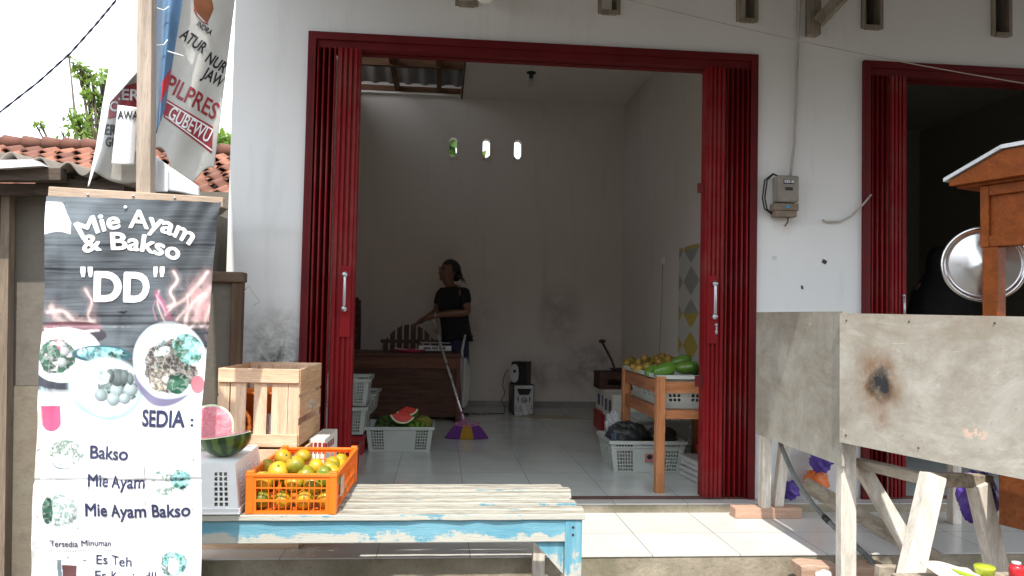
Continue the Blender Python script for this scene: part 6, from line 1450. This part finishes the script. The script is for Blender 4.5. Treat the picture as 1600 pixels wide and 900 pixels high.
def cap(u, v):
    q = 2*math.pi*u; th = math.pi*.5*v*1.12; d = -FD*math.cos(q)+SD*math.sin(q)
    lim = 1 if math.cos(q) > -.2 else .62
    th *= lim if v > 0 else 1
    z = math.cos(th); r = math.sin(th)
    return hc+Vector((0, 0, .006))-FD*.016+d*.102*r*(1+.1*math.cos(q))+Vector((0, 0, .112*z))
mb.grid(cap, 32, 14); mb.ball(hc-FD*.09+Vector((0, 0, -.03)), (.055, .05, .075), 16, 10); bun = J(717, 431, 3.56); mb.ball(bun, (.040, .040, .038), 16, 12, jit=.04)
for k in range(5): mb.tube([bun, bun+Vector((.02+.008*k, .0, -.03)), bun+Vector((.03+.012*k, 0, -.065-.006*k))], [.006, .004, .001], 5)
mb.build('hair', m_hair, wo)
sp = {'hem': (J(714, 528, 3.55), (.155, .165)), 'waist': (J(712, 512, 3.55), (.15, .155)), 'chest': (J(708, 482, 3.55), (.155, .17)), 'collar': (J(706, 462, 3.55), (.10, .118)), 'neck': (J(704, 451, 3.55), .068), 'ls': (J(724, 459, 3.415), .078), 'lsl': (J(730, 480, 3.375), .068), 'rs': (J(691, 459, 3.675), .072), 'rsl': (J(685, 480, 3.67), .062)}
skin_mesh('tshirt', sp, [('hem', 'waist'), ('waist', 'chest'), ('chest', 'collar'), ('collar', 'neck'), ('collar', 'ls'), ('ls', 'lsl'), ('collar', 'rs'), ('rs', 'rsl')], m_tee, wo, 2, 1)
pp = {'top': (J(713, 522, 3.55), .145), 'pelvis': (J(713, 538, 3.55), .145), 'lh': (J(718, 552, 3.47), .10), 'lk': (J(723, 595, 3.46), .075), 'la': (J(722, 628, 3.50), .058), 'rh': (J(711, 552, 3.63), .10), 'rk': (J(708, 595, 3.62), .075), 'ra': (J(709, 628, 3.64), .058)}
pants = skin_mesh('trousers', pp, [('top', 'pelvis'), ('pelvis', 'lh'), ('lh', 'lk'), ('lk', 'la'), ('pelvis', 'rh'), ('rh', 'rk'), ('rk', 'ra')], m_navy, wo, 2, 1)
mb = MB(); mb.tube([J(727, 523, 3.40), J(722, 548, 3.365), J(722, 595, 3.375), J(721, 628, 3.435)], [.011, .013, .012, .010], 8); mb.build('side_stripe', M('white_stripe', (.55, .55, .55), .8), pants)
mb = MB(); a = bp['lw'][0]; mb.tube([a+Vector((.012, 0, 0)), a+Vector((.028, 0, .002))], .0325, 14); mb.build('bracelet', m_steel, wo)
for n_, dz in (('lt', 0), ('rt', 0)):
    c0 = bp[n_][0]; mb = MB(); mb.box((c0.x+.03, c0.y+.02, .008), (.20, .085, .014), Matrix.Rotation(.4, 3, 'Z')); mb.tube([(c0.x+.0, c0.y-.035, .015), (c0.x-.015, c0.y, .065), (c0.x-.0, c0.y+.045, .015)], .010, 6); mb.build('sandal', m_dark, wo)
# the dark figure in the unlit room
pd = thing('person', 'dim figure in a long black veil and robe inside the unlit room', 'person', (3.87, 1.5, 0))
vb = {'pelvis': ((0, 0, .85), .12), 'chest': ((0, 0, 1.15), .13), 'collar': ((0, 0, 1.31), .08), 'neck': ((0, 0, 1.37), .05), 'jaw': ((-.02, -.01, 1.42), .06), 'skull': ((0, 0, 1.50), .085), 'ls': ((-.16, 0, 1.27), .055), 'le': ((-.17, -.02, 1.03), .038), 'lw': ((-.11, -.09, .92), .028), 'rs': ((.16, 0, 1.27), .055), 're': ((.17, .0, 1.03), .038), 'rw': ((.10, -.09, .92), .028),
      'lhip': ((-.09, 0, .78), .08), 'lk': ((-.09, -.02, .44), .055), 'la': ((-.09, .01, .07), .04), 'rhip': ((.09, 0, .78), .08), 'rk': ((.09, -.02, .44), .055), 'ra': ((.09, .01, .07), .04)}
vb = {k: (Vector(a), r) for k, (a, r) in vb.items()}
skin_mesh('body', vb, [('pelvis', 'chest'), ('chest', 'collar'), ('collar', 'neck'), ('neck', 'jaw'), ('jaw', 'skull'), ('collar', 'ls'), ('ls', 'le'), ('le', 'lw'), ('collar', 'rs'), ('rs', 're'), ('re', 'rw'), ('pelvis', 'lhip'), ('lhip', 'lk'), ('lk', 'la'), ('pelvis', 'rhip'), ('rhip', 'rk'), ('rk', 'ra')], m_skin, pd)
m_veil = M('black_veil', (.008, .008, .009), .95, .1, bmp=.3, bs=10, dist=.02)
def veil(u, v):
    q = 2*math.pi*u; prof = [(0, 1.605), (.055, 1.595), (.092, 1.54), (.105, 1.47), (.11, 1.40), (.15, 1.33), (.21, 1.24), (.235, 1.10), (.25, .95), (.255, .86)]
    f = v*(len(prof)-1); i = min(int(f), len(prof)-2); f -= i; r = prof[i][0]*(1-f)+prof[i+1][0]*f; z = prof[i][1]*(1-f)+prof[i+1][1]*f
    k = 1+.05*math.sin(q*7+1)*max(0, v-.4)
    return (r*math.cos(q)*k, r*.78*math.sin(q)*k-.01, z-.05*max(0, v-.7)*math.sin(q*2))
mb = MB(); mb.grid(veil, 40, 36); mb.build('veil', m_veil, pd)
mb = MB(); mb.lathe([(.12, 1.1), (.17, .9), (.20, .6), (.24, .03)], 32, smooth=True); mb.build('robe', m_veil, pd)

# ------------------------------------------------------------------ unseen house added across the street, blocks low sky to darken the upper facade
fh = thing('sky_blocker_house', 'unseen plastered house added across the street to block low sky light', 'house', (0, -11, -.2))
mb = MB(); mb.mm((-9, -.2, 0), (9, 0, 3.6)); mb.mm((-9, -5, 0), (-8.8, -.2, 3.6)); mb.mm((8.8, -5, 0), (9, -.2, 3.6)); mb.build('wall', m_grime, fh)
mb = MB(); mb.prism([(-9.6, .9, 3.4), (-9.6, -2.6, 5.4), (-9.6, -6, 3.4)], (19.2, 0, 0)); mb.build('roof', m_tile_roof, fh)
for x in (-6, -2, 3, 6): mb = MB(); mb.mm((x, .002, .9), (x+1.1, .05, 2.2)); mb.build('window', m_beam_dark, fh)
mb = MB(); mb.mm((.2, .002, 0), (1.2, .05, 2.1)); mb.build('door', m_beam_dark, fh)
